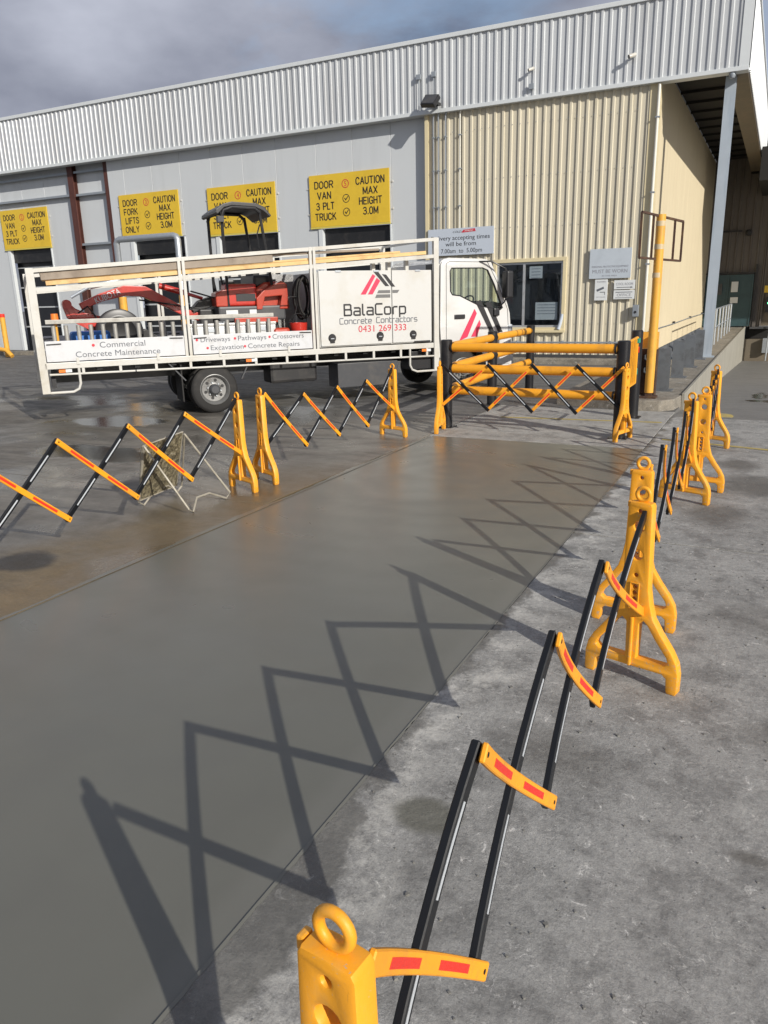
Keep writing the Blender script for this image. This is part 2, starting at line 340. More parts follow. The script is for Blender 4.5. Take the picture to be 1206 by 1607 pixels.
# ------------------------------------------------------------------ mesh helpers
class MB:
    def __init__(s): s.v = []; s.f = []
    def add(s, v, f):
        o = len(s.v); s.v += [Vector(x) for x in v]; s.f += [[i+o for i in q] for q in f]; return s
    def box(s, x0, x1, y0, y1, z0, z1):
        x0, x1 = sorted((x0, x1)); y0, y1 = sorted((y0, y1)); z0, z1 = sorted((z0, z1))
        return s.add([(x0,y0,z0),(x1,y0,z0),(x1,y1,z0),(x0,y1,z0),(x0,y0,z1),(x1,y0,z1),(x1,y1,z1),(x0,y1,z1)],
                     [(0,3,2,1),(4,5,6,7),(0,1,5,4),(1,2,6,5),(2,3,7,6),(3,0,4,7)])
    def bar(s, p0, p1, w, h, up=(0, 0, 1)):
        """rectangular bar from p0 to p1, w across, h along up"""
        p0, p1 = Vector(p0), Vector(p1); d = (p1-p0).normalized(); u = Vector(up)
        a = d.cross(u).normalized(); b = a.cross(d).normalized(); vs = []
        for q in (p0, p1):
            for i, j in ((-1,-1),(1,-1),(1,1),(-1,1)): vs.append(q + a*(i*w/2) + b*(j*h/2))
        return s.add(vs, [(0,1,2,3),(7,6,5,4),(0,4,5,1),(1,5,6,2),(2,6,7,3),(3,7,4,0)])
    def tube(s, pts, r, n=10, closed=False, caps=True):
        pts = [Vector(q) for q in pts]; k = len(pts); rs = r if isinstance(r, (list, tuple)) else [r]*k
        rings = []; prev = None
        for i in range(k):
            if closed: d = (pts[(i+1) % k]-pts[i-1]).normalized()
            else: d = (pts[min(i+1, k-1)]-pts[max(i-1, 0)]).normalized()
            if prev is None:
                u = Vector((0,0,1)) if abs(d.z) < .9 else Vector((1,0,0)); a = d.cross(u).normalized()
            else: a = (prev - d*prev.dot(d)).normalized()
            prev = a; b = d.cross(a)
            rings.append([pts[i] + a*(rs[i]*math.cos(2*math.pi*j/n)) + b*(rs[i]*math.sin(2*math.pi*j/n)) for j in range(n)])
        vs = [v for q in rings for v in q]; fs = []
        for i in range(k if closed else k-1):
            o, q = i*n, ((i+1) % k)*n
            for j in range(n): fs.append((o+j, o+(j+1) % n, q+(j+1) % n, q+j))
        if caps and not closed:
            fs.append(tuple(reversed(range(n)))); fs.append(tuple((k-1)*n+j for j in range(n)))
        return s.add(vs, fs)
    def lathe(s, prof, c=(0,0,0), axis='y', n=28):
        """profile (offset, radius) spun about an axis through c"""
        c = Vector(c); vs = []
        for o, r in prof:
            for j in range(n):
                a = 2*math.pi*j/n
                if axis == 'y': vs.append(c + Vector((r*math.cos(a), o, r*math.sin(a))))
                elif axis == 'z': vs.append(c + Vector((r*math.cos(a), r*math.sin(a), o)))
                else: vs.append(c + Vector((o, r*math.cos(a), r*math.sin(a))))
        fs = [(i*n+j, i*n+(j+1) % n, (i+1)*n+(j+1) % n, (i+1)*n+j) for i in range(len(prof)-1) for j in range(n)]
        return s.add(vs, fs)
    def prism(s, poly, a0, a1, plane='xz'):
        k = len(poly)
        def P(u, w, t): return (u, t, w) if plane == 'xz' else ((u, w, t) if plane == 'xy' else (t, u, w))
        vs = [P(u, w, a0) for u, w in poly] + [P(u, w, a1) for u, w in poly]
        fs = [tuple(range(k)), tuple(reversed(range(k, 2*k)))] + [(i, (i+1) % k, k+(i+1) % k, k+i) for i in range(k)]
        return s.add(vs, fs)
    def xf(s, mat):
        s.v = [mat @ v for v in s.v]; return s

def build(name, mb, mat, parent=None, smooth=False, bevel=0, seg=2, loc=None):
    me = bpy.data.meshes.new(name)
    me.from_pydata([tuple(v) for v in mb.v], [], mb.f)
    bm = bmesh.new(); bm.from_mesh(me)
    bmesh.ops.recalc_face_normals(bm, faces=bm.faces)
    if bevel:
        es = [e for e in bm.edges if len(e.link_faces) == 2 and e.calc_face_angle(0) > R(28)]
        if es: bmesh.ops.bevel(bm, geom=es, offset=bevel, segments=seg, affect='EDGES', profile=.6, clamp_overlap=True)
    bm.to_mesh(me); bm.free()
    if smooth:
        me.polygons.foreach_set('use_smooth', [True]*len(me.polygons))
        try: me.set_sharp_from_angle(angle=R(38))
        except Exception: pass
    me.materials.append(M[mat] if isinstance(mat, str) else mat)
    o = bpy.data.objects.new(name, me); COL.objects.link(o)
    if loc is not None: o.location = loc
    if parent: o.parent = parent
    return o

def thing(name, label, cat, loc=(0,0,0), rz=0, group=None):
    o = bpy.data.objects.new(name, None); o.empty_display_size = .2; COL.objects.link(o)
    o.location = loc; o.rotation_euler = (0, 0, rz)
    return tag(o, label, cat, group)
def tag(o, label, cat, group=None):
    o['label'] = label; o['category'] = cat
    if group: o['group'] = group
    return o
def struct(o): o['kind'] = 'structure'; return o
def kids(o): return [c for c in bpy.data.objects if c.parent == o]
def copy_tree(o, parent=None):
    c = o.copy(); COL.objects.link(c)
    if parent: c.parent = parent
    for ch in kids(o): copy_tree(ch, c)
    return c

def curve_mesh(cu):
    ob = bpy.data.objects.new('tmp', cu); COL.objects.link(ob)
    dg = bpy.context.evaluated_depsgraph_get()
    me = bpy.data.meshes.new_from_object(ob.evaluated_get(dg))
    bpy.data.objects.remove(ob); bpy.data.curves.remove(cu)
    return me
def flat_plate(name, outer, holes, half, bev, mat, parent, place, smooth=True):
    """2D outline with holes, given thickness and rounded rim; place(u, v, w) -> 3D point"""
    cu = bpy.data.curves.new('c', 'CURVE'); cu.dimensions = '2D'; cu.fill_mode = 'BOTH'
    cu.extrude = half-bev; cu.bevel_depth = bev; cu.bevel_resolution = 1; cu.offset = -bev
    for poly in [outer]+holes:
        sp = cu.splines.new('POLY'); sp.points.add(len(poly)-1); sp.use_cyclic_u = True
        for q, (u, v) in zip(sp.points, poly): q.co = (u, v, 0, 1)
    me = curve_mesh(cu)
    for v in me.vertices: v.co = Vector(place(*v.co))
    bm = bmesh.new(); bm.from_mesh(me)
    bmesh.ops.remove_doubles(bm, verts=bm.verts, dist=1e-5)
    bmesh.ops.recalc_face_normals(bm, faces=bm.faces); bm.to_mesh(me); bm.free()
    me.name = name; me.materials.clear(); me.materials.append(M[mat])
    if smooth:
        me.polygons.foreach_set('use_smooth', [True]*len(me.polygons))
        try: me.set_sharp_from_angle(angle=R(40))
        except Exception: pass
    o = bpy.data.objects.new(name, me); COL.objects.link(o)
    if parent: o.parent = parent
    return o
def circ(x, y, r, n=14): return [(x+r*math.cos(2*math.pi*i/n), y+r*math.sin(2*math.pi*i/n)) for i in range(n)]

def text(body, h, cx, y, z, mat, parent, width=None, name='lettering', bold=0, shear=0, slope=0):
    """lettering standing in the xz plane, facing -y, cap height h, centred at cx with baseline z"""
    cu = bpy.data.curves.new('t', 'FONT'); cu.body = body; cu.size = h/.70; cu.align_x = 'CENTER'; cu.extrude = .0012; cu.offset = bold; cu.resolution_u = 3; cu.shear = shear
    me = curve_mesh(cu)
    xs = [v.co.x for v in me.vertices]
    mid = (max(xs)+min(xs))/2; sx = width/(max(xs)-min(xs)) if width else 1
    for v in me.vertices:
        a = (v.co.x-mid)*sx
        v.co = Vector((cx+a, y-v.co.z, z+v.co.y+a*slope))
    me.materials.clear(); me.materials.append(M[mat]); me.name = name
    o = bpy.data.objects.new(name, me); COL.objects.link(o)
    if parent: o.parent = parent
    return o
GLY = {'B': (.62, [[(0,0),(0,1),(.5,1),(.58,.92),(.58,.6),(.5,.53),(.12,.53)], [(.5,.53),(.62,.45),(.62,.08),(.54,0),(0,0)]]),
 'a': (.55, [[(.05,.68),(.45,.68),(.55,.6),(.55,0),(.1,0),(0,.08),(0,.28),(.1,.36),(.5,.36)]]), 'l': (.16, [[(0,1),(0,.08),(.08,0),(.16,0)]]),
 'C': (.6, [[(.6,1),(.1,1),(0,.9),(0,.1),(.1,0),(.6,0)]]), 'o': (.55, [[(.1,0),(0,.1),(0,.58),(.1,.68),(.45,.68),(.55,.58),(.55,.1),(.45,0),(.1,0)]]),
 'r': (.38, [[(0,0),(0,.58),(.1,.68),(.38,.68)]]), 'p': (.55, [[(0,-.3),(0,.68),(.45,.68),(.55,.6),(.55,.1),(.45,0),(.12,0)]]),
 'n': (.55, [[(0,0),(0,.68),(.45,.68),(.55,.58),(.55,0)]]), 'c': (.5, [[(.5,.68),(.1,.68),(0,.58),(0,.1),(.1,0),(.5,0)]]),
 'e': (.55, [[(.5,0),(.1,0),(0,.1),(0,.58),(.1,.68),(.45,.68),(.55,.58),(.55,.34),(.12,.34)]]), 't': (.32, [[(0,.95),(0,.1),(.1,0),(.32,0)], [(.1,.68),(.32,.68)]]),
 's': (.55, [[(.5,.68),(.1,.68),(0,.6),(0,.42),(.1,.34),(.45,.34),(.55,.26),(.55,.08),(.45,0),(.05,0)]]), ' ': (.45, [])}
GLU = {'D': (.55, [[(0,0),(0,1),(.35,1),(.55,.8),(.55,.2),(.35,0),(0,0)]]), 'O': (.6, [[(.2,0),(0,.25),(0,.75),(.2,1),(.4,1),(.6,.75),(.6,.25),(.4,0),(.2,0)]]),
 'R': (.55, [[(0,0),(0,1),(.4,1),(.55,.88),(.55,.62),(.4,.5),(.1,.5)], [(.3,.5),(.55,0)]]), 'V': (.6, [[(0,1),(.3,0),(.6,1)]]), 'A': (.6, [[(0,0),(.3,1),(.6,0)], [(.15,.33),(.45,.33)]]),
 'N': (.55, [[(0,0),(0,1),(.55,0),(.55,1)]]), '3': (.52, [[(.02,.85),(.15,1),(.35,1),(.48,.87),(.48,.65),(.35,.53),(.2,.53)], [(.35,.53),(.52,.4),(.52,.15),(.38,0),(.15,0),(0,.15)]]),
 'P': (.55, [[(0,0),(0,1),(.4,1),(.55,.88),(.55,.6),(.4,.47),(.1,.47)]]), 'L': (.45, [[(0,1),(0,0),(.45,0)]]), 'T': (.55, [[(0,1),(.55,1)], [(.275,.95),(.275,0)]]),
 'U': (.55, [[(0,1),(0,.2),(.15,0),(.4,0),(.55,.2),(.55,1)]]), 'C': (.56, [[(.56,.78),(.4,1),(.18,1),(0,.75),(0,.25),(.18,0),(.4,0),(.56,.22)]]),
 'K': (.55, [[(0,0),(0,1)], [(.52,1),(.04,.42)], [(.2,.6),(.55,0)]]), 'F': (.5, [[(0,0),(0,1),(.5,1)], [(.1,.52),(.42,.52)]]), 'I': (.06, [[(.03,0),(.03,1)]]),
 'S': (.54, [[(.52,.82),(.38,1),(.15,1),(.02,.85),(.02,.65),(.15,.55),(.4,.47),(.54,.35),(.54,.15),(.4,0),(.14,0),(0,.18)]]), 'Y': (.56, [[(0,1),(.28,.48),(.56,1)], [(.28,.44),(.28,0)]]),
 'M': (.66, [[(0,0),(0,1),(.33,.15),(.66,1),(.66,0)]]), 'X': (.55, [[(0,0),(.55,1)], [(0,1),(.55,0)]]), 'H': (.55, [[(0,0),(0,1)], [(.55,0),(.55,1)], [(.08,.5),(.47,.5)]]),
 'E': (.5, [[(.5,1),(0,1),(0,0),(.5,0)], [(.1,.52),(.44,.52)]]), 'G': (.56, [[(.56,.8),(.4,1),(.18,1),(0,.75),(0,.25),(.18,0),(.4,0),(.56,.15),(.56,.45),(.34,.45)]]),
 '0': (.5, [[(.15,0),(0,.2),(0,.8),(.15,1),(.35,1),(.5,.8),(.5,.2),(.35,0),(.15,0)]]), '.': (.08, [[(.04,0),(.04,.08)]]), ' ': (.3, [])}
def techno(body, h, cx, y, z, th, mat, parent, width, font=None):
    """squared stroke lettering of the word mark"""
    GL = font or GLY; gap = .24; total = sum(GL[c][0] for c in body) + gap*(len(body)-1); sx = width/total; x = cx-width/2; mb = MB()
    for k, c in enumerate(body):
        w, strokes = GL[c]
        for st_ in strokes:
            for i, (a, b) in enumerate(zip(st_[:-1], st_[1:])):
                p, q = Vector((x+a[0]*sx, y, z+a[1]*h)), Vector((x+b[0]*sx, y, z+b[1]*h)); d = (q-p).normalized()*th*.32
                dy = Vector((0, .0002*(i % 3), 0))
                mb.bar(p-d+dy, q+d+dy, th, .0024, (0, 1, 0))
        x += (w+gap)*sx
    return build('lettering', mb, mat, parent)
def ring_xz(mb, cx, y, cz, r, w=.012, t=.003, n=24):
    vs = []
    for k in range(n):
        a = 2*math.pi*k/n; c, s_ = math.cos(a), math.sin(a)
        vs += [(cx+(r-w)*c, y, cz+(r-w)*s_), (cx+r*c, y, cz+r*s_), (cx+r*c, y-t, cz+r*s_), (cx+(r-w)*c, y-t, cz+(r-w)*s_)]
    fs = []
    for k in range(n):
        o, q = 4*k, 4*((k+1) % n)
        for j in range(4): fs.append((o+j, o+(j+1) % 4, q+(j+1) % 4, q+j))
    mb.add(vs, fs)

def ribbed(name, x0, x1, z0, z1, y, pitch, depth, mat, parent, axis='x', top=.055, web=.02, out=-1):
    """trapezoidal steel cladding sheet; ribs stand out of the sheet"""
    prof = []; n = int(round((x1-x0)/pitch)); pt = (x1-x0)/n
    for i in range(n):
        a = x0+i*pt
        prof += [(a, 0), (a+pt-top-2*web, 0), (a+pt-top-web, depth), (a+pt-web, depth)]
    prof.append((x1, 0))
    vs = []
    for u, d in prof:
        for z in (z0, z1):
            vs.append((u, y+out*d, z) if axis == 'x' else (y-out*d, u, z))
    fs = [(2*i, 2*i+2, 2*i+3, 2*i+1) for i in range(len(prof)-1)]
    # thin back sheet so that it is not paper thin
    k = len(vs); b = .01*-out
    for u, d in prof:
        for z in (z0, z1):
            vs.append((u, y+out*d+b, z) if axis == 'x' else (y-out*d-b, u, z))
    fs += [(k+2*i+1, k+2*i+3, k+2*i+2, k+2*i) for i in range(len(prof)-1)]
    fs += [(2*i, k+2*i, k+2*i+2, 2*i+2) for i in range(len(prof)-1)] + [(2*i+3, k+2*i+3, k+2*i+1, 2*i+1) for i in range(len(prof)-1)]
    me = MB().add(vs, fs)
    return build(name, me, mat, parent)

# ------------------------------------------------------------------ ground
SX0, SX1, SY0, SY1 = -3.84, -1.22, -4.0, 8.95
# one big sheet: flat yard, and a lane on the right that falls towards the loading dock
def lane_z(x, y):
    if x < -1.22: return 0.0
    return -max(0, min(y, 36.6)-11.5)*.05
mb = MB(); xs = [-220, -60, -1.23, -1.215, 2, 8, 60, 220]; ys = [-220, -20, 0, 11.5, 12.5, 14, 18, 24, 30, 36.6, 60, 320]
vs = [(x, y, lane_z(x, y)-.014) for y in ys for x in xs]
fs = [(j*len(xs)+i, j*len(xs)+i+1, (j+1)*len(xs)+i+1, (j+1)*len(xs)+i) for j in range(len(ys)-1) for i in range(len(xs)-1)]
mb.add(vs, fs)
struct(build('yard_ground', mb, 'yard'))

def slab(name, x0, x1, y0, y1, mat, gap=.005, z=0, th=.012, bev=.003):
    mb = MB().box(x0+.002, x1-.002, y0+gap, y1-gap, z-th, z)
    return struct(build(name, mb, mat, bevel=bev, seg=1))
# fresh slab, its level a touch below the apron edge
mb = MB(); NX, NY = 8, 24
struct(build('wet_concrete_slab', MB().box(SX0, SX1+.001, SY0, SY1, -.10, -.002), 'wet', bevel=.004, seg=2))
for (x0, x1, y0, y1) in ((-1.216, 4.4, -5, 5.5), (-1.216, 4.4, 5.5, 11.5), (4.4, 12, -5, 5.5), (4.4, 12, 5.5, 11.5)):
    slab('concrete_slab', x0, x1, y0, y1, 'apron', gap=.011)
for (x0, x1, y0, y1) in ((-3.9, -1.219, 8.947, 11.93),):
    slab('concrete_slab', x0, x1, y0, y1, 'far_strip')
for (x0, x1, y0, y1) in ((-6.45, -3.845, -4, 5.3), (-6.45, -3.91, 5.3, 11.9), (-12, -6.45, -4, 5.3), (-12, -6.45, 5.3, 11.9), (-18, -12, -4, 5.3), (-18, -12, 5.3, 11.9)):
    slab('concrete_slab', x0, x1, y0, y1, 'yard', gap=.004)
# slurry dragged a little way over the edges of the pour
def smear(xe, side, wmin, wmax, y0, y1, seed):
    rnd = random.Random(seed); n = 420; mb = MB(); w = wmin; vs = []; big = 0
    for i in range(n+1):
        y = y0+(y1-y0)*i/n; big += (rnd.uniform(-1, 1)-big*.06)*.22
        w = min(wmax, max(wmin, wmin+(wmax-wmin)*(.35+.3*big)+rnd.uniform(-.003, .003)))
        vs += [(xe-side*.004, y, .0028), (xe+side*w, y, .0010)]
    mb.add(vs, [(2*i, 2*i+1, 2*i+3, 2*i+2) for i in range(n)])
    return struct(build('slurry_smear', mb, 'wet', smooth=True))
smear(SX0-.003, -1, .004, .11, -3.5, 8.9, 3)
smear(SX1+.004, 1, .001, .016, -3.5, 8.9, 5)
mb = MB()
pts = [(-3.9, 10.75), (-1.25, 10.86)]
struct(build('painted_line', MB().prism([(-3.5, 10.66), (-1.27, 10.86), (-1.27, 10.92), (-3.5, 10.72)], .003, .006, 'xy'), 'line_yellow'))
struct(build('painted_line', MB().prism([(-1.1, 9.58), (4.3, 8.25), (4.3, 8.31), (-1.1, 9.65)], .003, .006, 'xy'), 'line_yellow'))
struct(build('painted_patch', MB().prism([(x, y) for x, y in [(-.58+.16*math.cos(a/10*6.283)*(1+.2*math.sin(a*3)), 12.0+.22*math.sin(a/10*6.283)) for a in range(10)]], -.035, -.031, 'xy'), 'line_yellow'))
# stone chips and crumbs on the apron
mb = MB()
for i in range(520):
    x = random.uniform(-1.15, .9); y = random.uniform(.6, 8) ** 1.0; r = random.uniform(.0015, .0055)
    vs = [(x+r*math.cos(a)*random.uniform(.7, 1.2), y+r*math.sin(a)*random.uniform(.7, 1.2), z) for z in (0, r*random.uniform(.5, 1)) for a in (0, 1.57, 3.14, 4.71)]
    mb.add(vs, [(0,1,5,4), (1,2,6,5), (2,3,7,6), (3,0,4,7), (4,5,6,7)])
for i in range(70):
    x = random.uniform(-1.1, .7); y = random.uniform(.7, 6); r = random.uniform(.004, .010)
    vs = [(x+r*math.cos(a)*random.uniform(.5, 1.4), y+r*math.sin(a)*random.uniform(.5, 1.4), z) for z in (0, r*random.uniform(.4, .8)) for a in (0, 1.57, 3.14, 4.71)]
    mb.add(vs, [(0,1,5,4), (1,2,6,5), (2,3,7,6), (3,0,4,7), (4,5,6,7)])
o = build('grit', mb, pbr('grit', (.17, .165, .15), .85, var=.5, scale=9)); o['kind'] = 'stuff'; o['label'] = 'small stone chips scattered over the concrete apron'; o['category'] = 'grit'

# raised pavement in front of and beside the building
PZ = .15
mb = MB().prism([(-3.1, 12.35), (-1.75, 11.95), (-1.45, 12.0), (-1.27, 12.25), (-1.22, 12.7), (-1.22, 36.5), (-2.92, 36.5), (-2.92, 19.95), (-3.1, 19.95)], -1.4, PZ, 'xy')
struct(build('pavement', mb, 'pavement', bevel=.012, seg=1))
struct(build('kerb', MB().box(-1.221, -1.17, 12.75, 36.5, -1.4, PZ+.03), 'kerb_face', bevel=.008, seg=1))
struct(build('kerb', MB().box(-40, -3.1, 19.5, 19.95, -.1, .12), 'pavement', bevel=.01, seg=1))

# ------------------------------------------------------------------ warehouse
wh = thing('warehouse', 'long warehouse with ribbed silver fascia, grey panel bays and cream ribbed end bay', 'warehouse', (-10, 20, 0))
wh.location = (0, 0, 0)
FY = 19.88
ribbed('fascia_cladding', -40, -1.1, 6.36, 7.93, FY, .195, .027, 'fascia', wh, top=.05, web=.016)
build('fascia_trim', MB().box(-40, -1.1, FY-.05, FY+.25, 6.27, 6.36), 'fascia_trim', wh, bevel=.006)
build('ridge_capping', MB().box(-40, -1.08, FY-.06, FY+.4, 7.93, 8.03), 'fascia_trim', wh, bevel=.01)
build('corner_flashing', MB().box(-1.30, -1.085, FY-.045, FY-.002, 6.36, 7.93).box(-1.098, -1.085, FY-.045, FY+.2, 6.36, 7.93), 'fascia_trim', wh)
ribbed('side_fascia', FY+.2, 36.4, 6.33, 7.93, -1.1, .195, .03, 'fascia', wh, axis='y', out=-1)
build('side_capping', MB().box(-1.35, -1.04, FY+.4, 36.4, 7.93, 8.03), 'fascia_trim', wh)
build('roof', MB().box(-40, -1.12, FY+.1, 60, 7.75, 7.92), 'fascia', wh)
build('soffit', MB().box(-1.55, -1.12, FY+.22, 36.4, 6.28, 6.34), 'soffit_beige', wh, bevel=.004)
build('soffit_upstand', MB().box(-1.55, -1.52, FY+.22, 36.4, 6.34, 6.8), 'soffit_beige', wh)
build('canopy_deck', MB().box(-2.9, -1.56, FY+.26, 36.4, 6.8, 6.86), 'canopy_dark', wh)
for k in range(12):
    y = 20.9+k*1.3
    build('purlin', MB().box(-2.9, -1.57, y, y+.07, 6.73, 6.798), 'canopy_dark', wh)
# cream end bay
ribbed('cream_cladding', -8.70, -6.80, .2, 6.30, 20.0, .2, .03, 'cream', wh, top=.05, web=.016)
ribbed('cream_cladding', -6.80, -4.90, 2.62, 6.30, 20.0, .2, .03, 'cream', wh, top=.05, web=.016)
ribbed('cream_cladding', -6.80, -4.90, .2, .80, 20.0, .2, .03, 'cream', wh, top=.05, web=.016)
ribbed('cream_cladding', -4.90, -3.10, .2, 6.30, 20.0, .2, .03, 'cream', wh, top=.05, web=.016)
build('corner_flashing', MB().box(-3.12, -2.885, 19.955, 19.985, .15, 6.3).box(-2.9, -2.885, 19.985, 20.2, .15, 6.3), 'cream_trim', wh, bevel=.003)
build('corner_flashing', MB().box(-8.76, -8.66, 19.95, 20.0, .1, 6.3).box(-8.76, -8.745, 20.0, 20.22, .1, 6.3), 'cream_trim', wh, bevel=.003)
build('base_flashing', MB().box(-8.74, -3.1, 19.93, 20.02, .10, .2), 'dark_grey', wh)
for k in range(14):
    y0 = 20.2+k*1.165
    build('side_panel', MB().box(-3.05, -2.9, y0+.004, y0+1.161, .15, 6.75), 'cream_side', wh, bevel=.004, seg=1)
build('rear_lining', MB().box(-8.7, -3.06, 20.5, 20.55, .1, 6.4), 'interior', wh)
mb = MB()
for z in (1.0, 2.2, 3.4, 4.6, 5.8):
    for k in range(28):
        x = -8.58+k*.2
        if -6.9 < x < -4.8 and z < 2.7 or x > -3.2: continue
        mb.add([(x+.011*math.cos(a), 19.966-(.006 if j else 0), z+.011*math.sin(a)) for j in (0, 1) for a in (0, 1.05, 2.09, 3.14, 4.19, 5.24)], [(6,7,8,9,10,11)]+[(i, (i+1) % 6, 6+(i+1) % 6, 6+i) for i in range(6)])
o = build('cladding_screws', mb, 'girt', wh); o['kind'] = 'stuff'
# office window
def frame_xz(x0, x1, z0, z1, w, y0, y1):
    return MB().box(x0, x1, y0, y1, z0, z0+w).box(x0, x1, y0, y1, z1-w, z1).box(x0, x0+w, y0, y1, z0+w, z1-w).box(x1-w, x1, y0, y1, z0+w, z1-w)
win = build('window', frame_xz(-6.82, -4.88, .80, 2.62, .09, 19.93, 20.06), 'cream_trim', wh, bevel=.006)
build('frame', frame_xz(-6.73, -4.97, .89, 2.53, .055, 19.99, 20.05), 'aluminium', win)
build('mullion', MB().box(-6.02, -5.965, 19.985, 20.045, .945, 2.475), 'aluminium', win)
build('window_sill', MB().box(-6.84, -4.86, 19.88, 19.94, .76, .82), 'cream_trim', win, bevel=.005)
build('pane', MB().box(-6.675, -6.02, 20.01, 20.016, .945, 2.475), 'window_glass', win)
build('pane', MB().box(-5.965, -5.025, 20.025, 20.031, .945, 2.475), 'window_glass', win)
build('reveal', MB().box(-6.82, -6.74, 20.06, 20.5, .8, 2.6).box(-4.96, -4.88, 20.06, 20.5, .8, 2.6).box(-6.74, -4.96, 20.06, 20.5, .82, .88).box(-6.74, -4.96, 20.06, 20.5, 2.54, 2.6), 'interior', win)
for (x0, x1, z0, z1, lab) in ((-5.86, -5.52, 2.12, 2.42, 'white printed notice taped to the top of the right window pane'), (-5.68, -5.10, 1.08, 1.52, 'larger white notice taped low on the right window pane')):
    nt = build('notice', MB().box(x0, x1, 20.036, 20.041, z0, z1), 'paper'); tag(nt, lab, 'notice', 'notices in the office window')
    mb = MB()
    for k in range(4): mb.box(x0+.05, x1-.05, 20.0335, 20.0358, z1-.07-k*.075, z1-.055-k*.075)
    build('printed_lines', mb, 'fade_text', nt)
# monitor and desk seen dimly through the glass
rp = build('paper_roll', MB().tube([(-5.02, 19.9, .84), (-4.98, 19.93, 1.0), (-4.94, 19.96, 1.22)], .045, 10), 'sign_blue_white', smooth=True)
tag(rp, 'pale rolled sheet leaning in the right corner of the office window sill', 'roll')

# grey bays
GY = 20.15
edges = [-8.76, -9.86]
doors = [(-12.24, -9.86, 3.72), (-16.02, -13.62, 3.72), (-19.62, -17.25, 3.80), (-26.0, -23.65, 3.80)]
cuts = sorted({-8.76, -9.86, -12.24, -13.62, -16.02, -17.25, -19.62, -11.05, -14.82, -18.43, -20.35})
for a, b in zip(cuts[:-1], cuts[1:]):
    z0 = .1
    for d0, d1, dz in doors:
        if a >= d0-.01 and b <= d1+.01: z0 = dz
    build('wall_panel', MB().box(a+.004, b-.004, GY, GY+.1, z0, 6.5), 'grey_panel', wh, bevel=.006, seg=1)
GY2 = 20.36
cuts = [-40, -36, -32.2, -29.4, -28.2, -27.1, -26.0, -24.82, -23.65, -22.2, -20.45]
for a, b in zip(cuts[:-1], cuts[1:]):
    z0 = 3.8 if (a >= -26.01 and b <= -23.64) else .1
    build('wall_panel', MB().box(a+.004, b-.004, GY2, GY2+.1, z0, 6.5), 'grey_panel', wh, bevel=.006, seg=1)
for x in (-22.22, -20.52):
    w = .25
    build('steel_column', MB().box(x, x+w, 20.16, 20.18, 0, 6.4).box(x, x+w, 20.32, 20.34, 0, 6.4).box(x+w/2-.012, x+w/2+.012, 20.18, 20.32, 0, 6.4), 'brown_steel', wh)
for z in (6.12, 5.42, ):
    build('girt', MB().box(-40, -22.24, 20.20, 20.35, z-.02, z+.0).box(-40, -22.24, 20.20, 20.22, z-.07, z-.02), 'girt', wh)
for z in (6.12, 5.40, 3.80):
    build('girt', MB().box(-21.95, -20.54, 20.20, 20.35, z-.02, z+.0).box(-21.95, -20.54, 20.20, 20.22, z-.07, z-.02), 'girt', wh)
for d0, d1, dz in doors:
    yw = GY if d0 > -20 else GY2
    dr = build('dock_door', MB().box(d0+.02, d1-.02, yw+.30, yw+.36, .1, dz), 'door_dark', wh)
    for k in range(4):
        z = .95+k*.72
        build('door_rail', MB().box(d0+.03, d1-.03, yw+.27, yw+.298, z, z+.05), 'door_strip', dr)
    build('door_jamb', MB().box(d0, d0+.14, yw-.03, yw+.1, .1, dz-.02), 'fascia_trim', dr, bevel=.004)
    build('door_jamb', MB().box(d1-.05, d1, yw-.03, yw+.1, .1, dz-.02), 'fascia_trim', dr, bevel=.004)
    build('door_head', MB().box(d0+.145, d1-.06, yw+.10, yw+.34, dz-.5, dz-.01), 'black_metal', dr)

# canopy column and back building
col = thing('canopy_column', 'pale blue steel column holding up the corner of the canopy', 'column', (-1.46, 20.35, PZ))
build('shaft', MB().box(-.11, .11, -.11, -.09, 0, 6.2).box(-.11, .11, .09, .11, 0, 6.2).box(-.10, -.02, -.09, .09, 0, 6.2), 'blue_steel', col)
build('base_plate', MB().box(-.17, .17, -.17, .17, 0, .025), 'blue_steel', col)
build('rear_closure', MB().box(-1.55, -1.12, 36.41, 36.5, 6.2, 7.75), 'canopy_dark', wh)
bb = thing('loading_dock_building', 'dark ribbed loading dock building at the end of the lane under an added deep sun shade', 'building', (0, 0, 0))
ribbed('ribbed_wall', -2.9, -1.24, .16, 6.85, 36.5, .3, .04, 'back_wall', bb)
ribbed('ribbed_wall', -1.24, -.66, .16, 6.2, 36.5, .29, .04, 'back_wall', bb)
ribbed('ribbed_wall', 2.6, 9.0, .16, 6.2, 36.5, .3, .04, 'back_wall', bb)
build('door_panel', MB().box(-.62, 2.55, 36.55, 36.62, .2, 4.5), 'soffit_beige', bb)
build('door_surround', MB().box(-.66, -.60, 36.42, 36.52, .2, 4.6).box(-.60, 2.6, 36.42, 36.52, 4.52, 4.6), 'back_wall', bb)
build('wall_above_door', MB().box(-.6, 2.6, 36.53, 36.6, 4.61, 6.2), 'back_wall', bb)
build('shade_awning', MB().box(-1.06, 9.4, 31.3, 36.5, 5.34, 6.42), 'canopy_dark', bb)  # added roof, made deep and thick to keep sun off the dock wall
build('dock_face', MB().box(-1.16, 9, 36.4, 37.2, -1.5, -.35), 'soffit_beige', bb)
build('dock_void', MB().box(-1.16, 9, 36.7, 37.2, -.34, .15), 'canopy_dark', bb)
build('dock_lip', MB().box(-1.0, -.2, 36.0, 36.69, .10, .17), 'dark_grey', bb)
build('dock_bumper', MB().box(-.45, -.2, 36.15, 36.39, -.9, -.30), 'galvanised', bb, bevel=.01)
td = thing('access_door', 'dark teal double gate at the end of the raised walkway', 'gate', (-1.9, 36.35, PZ))
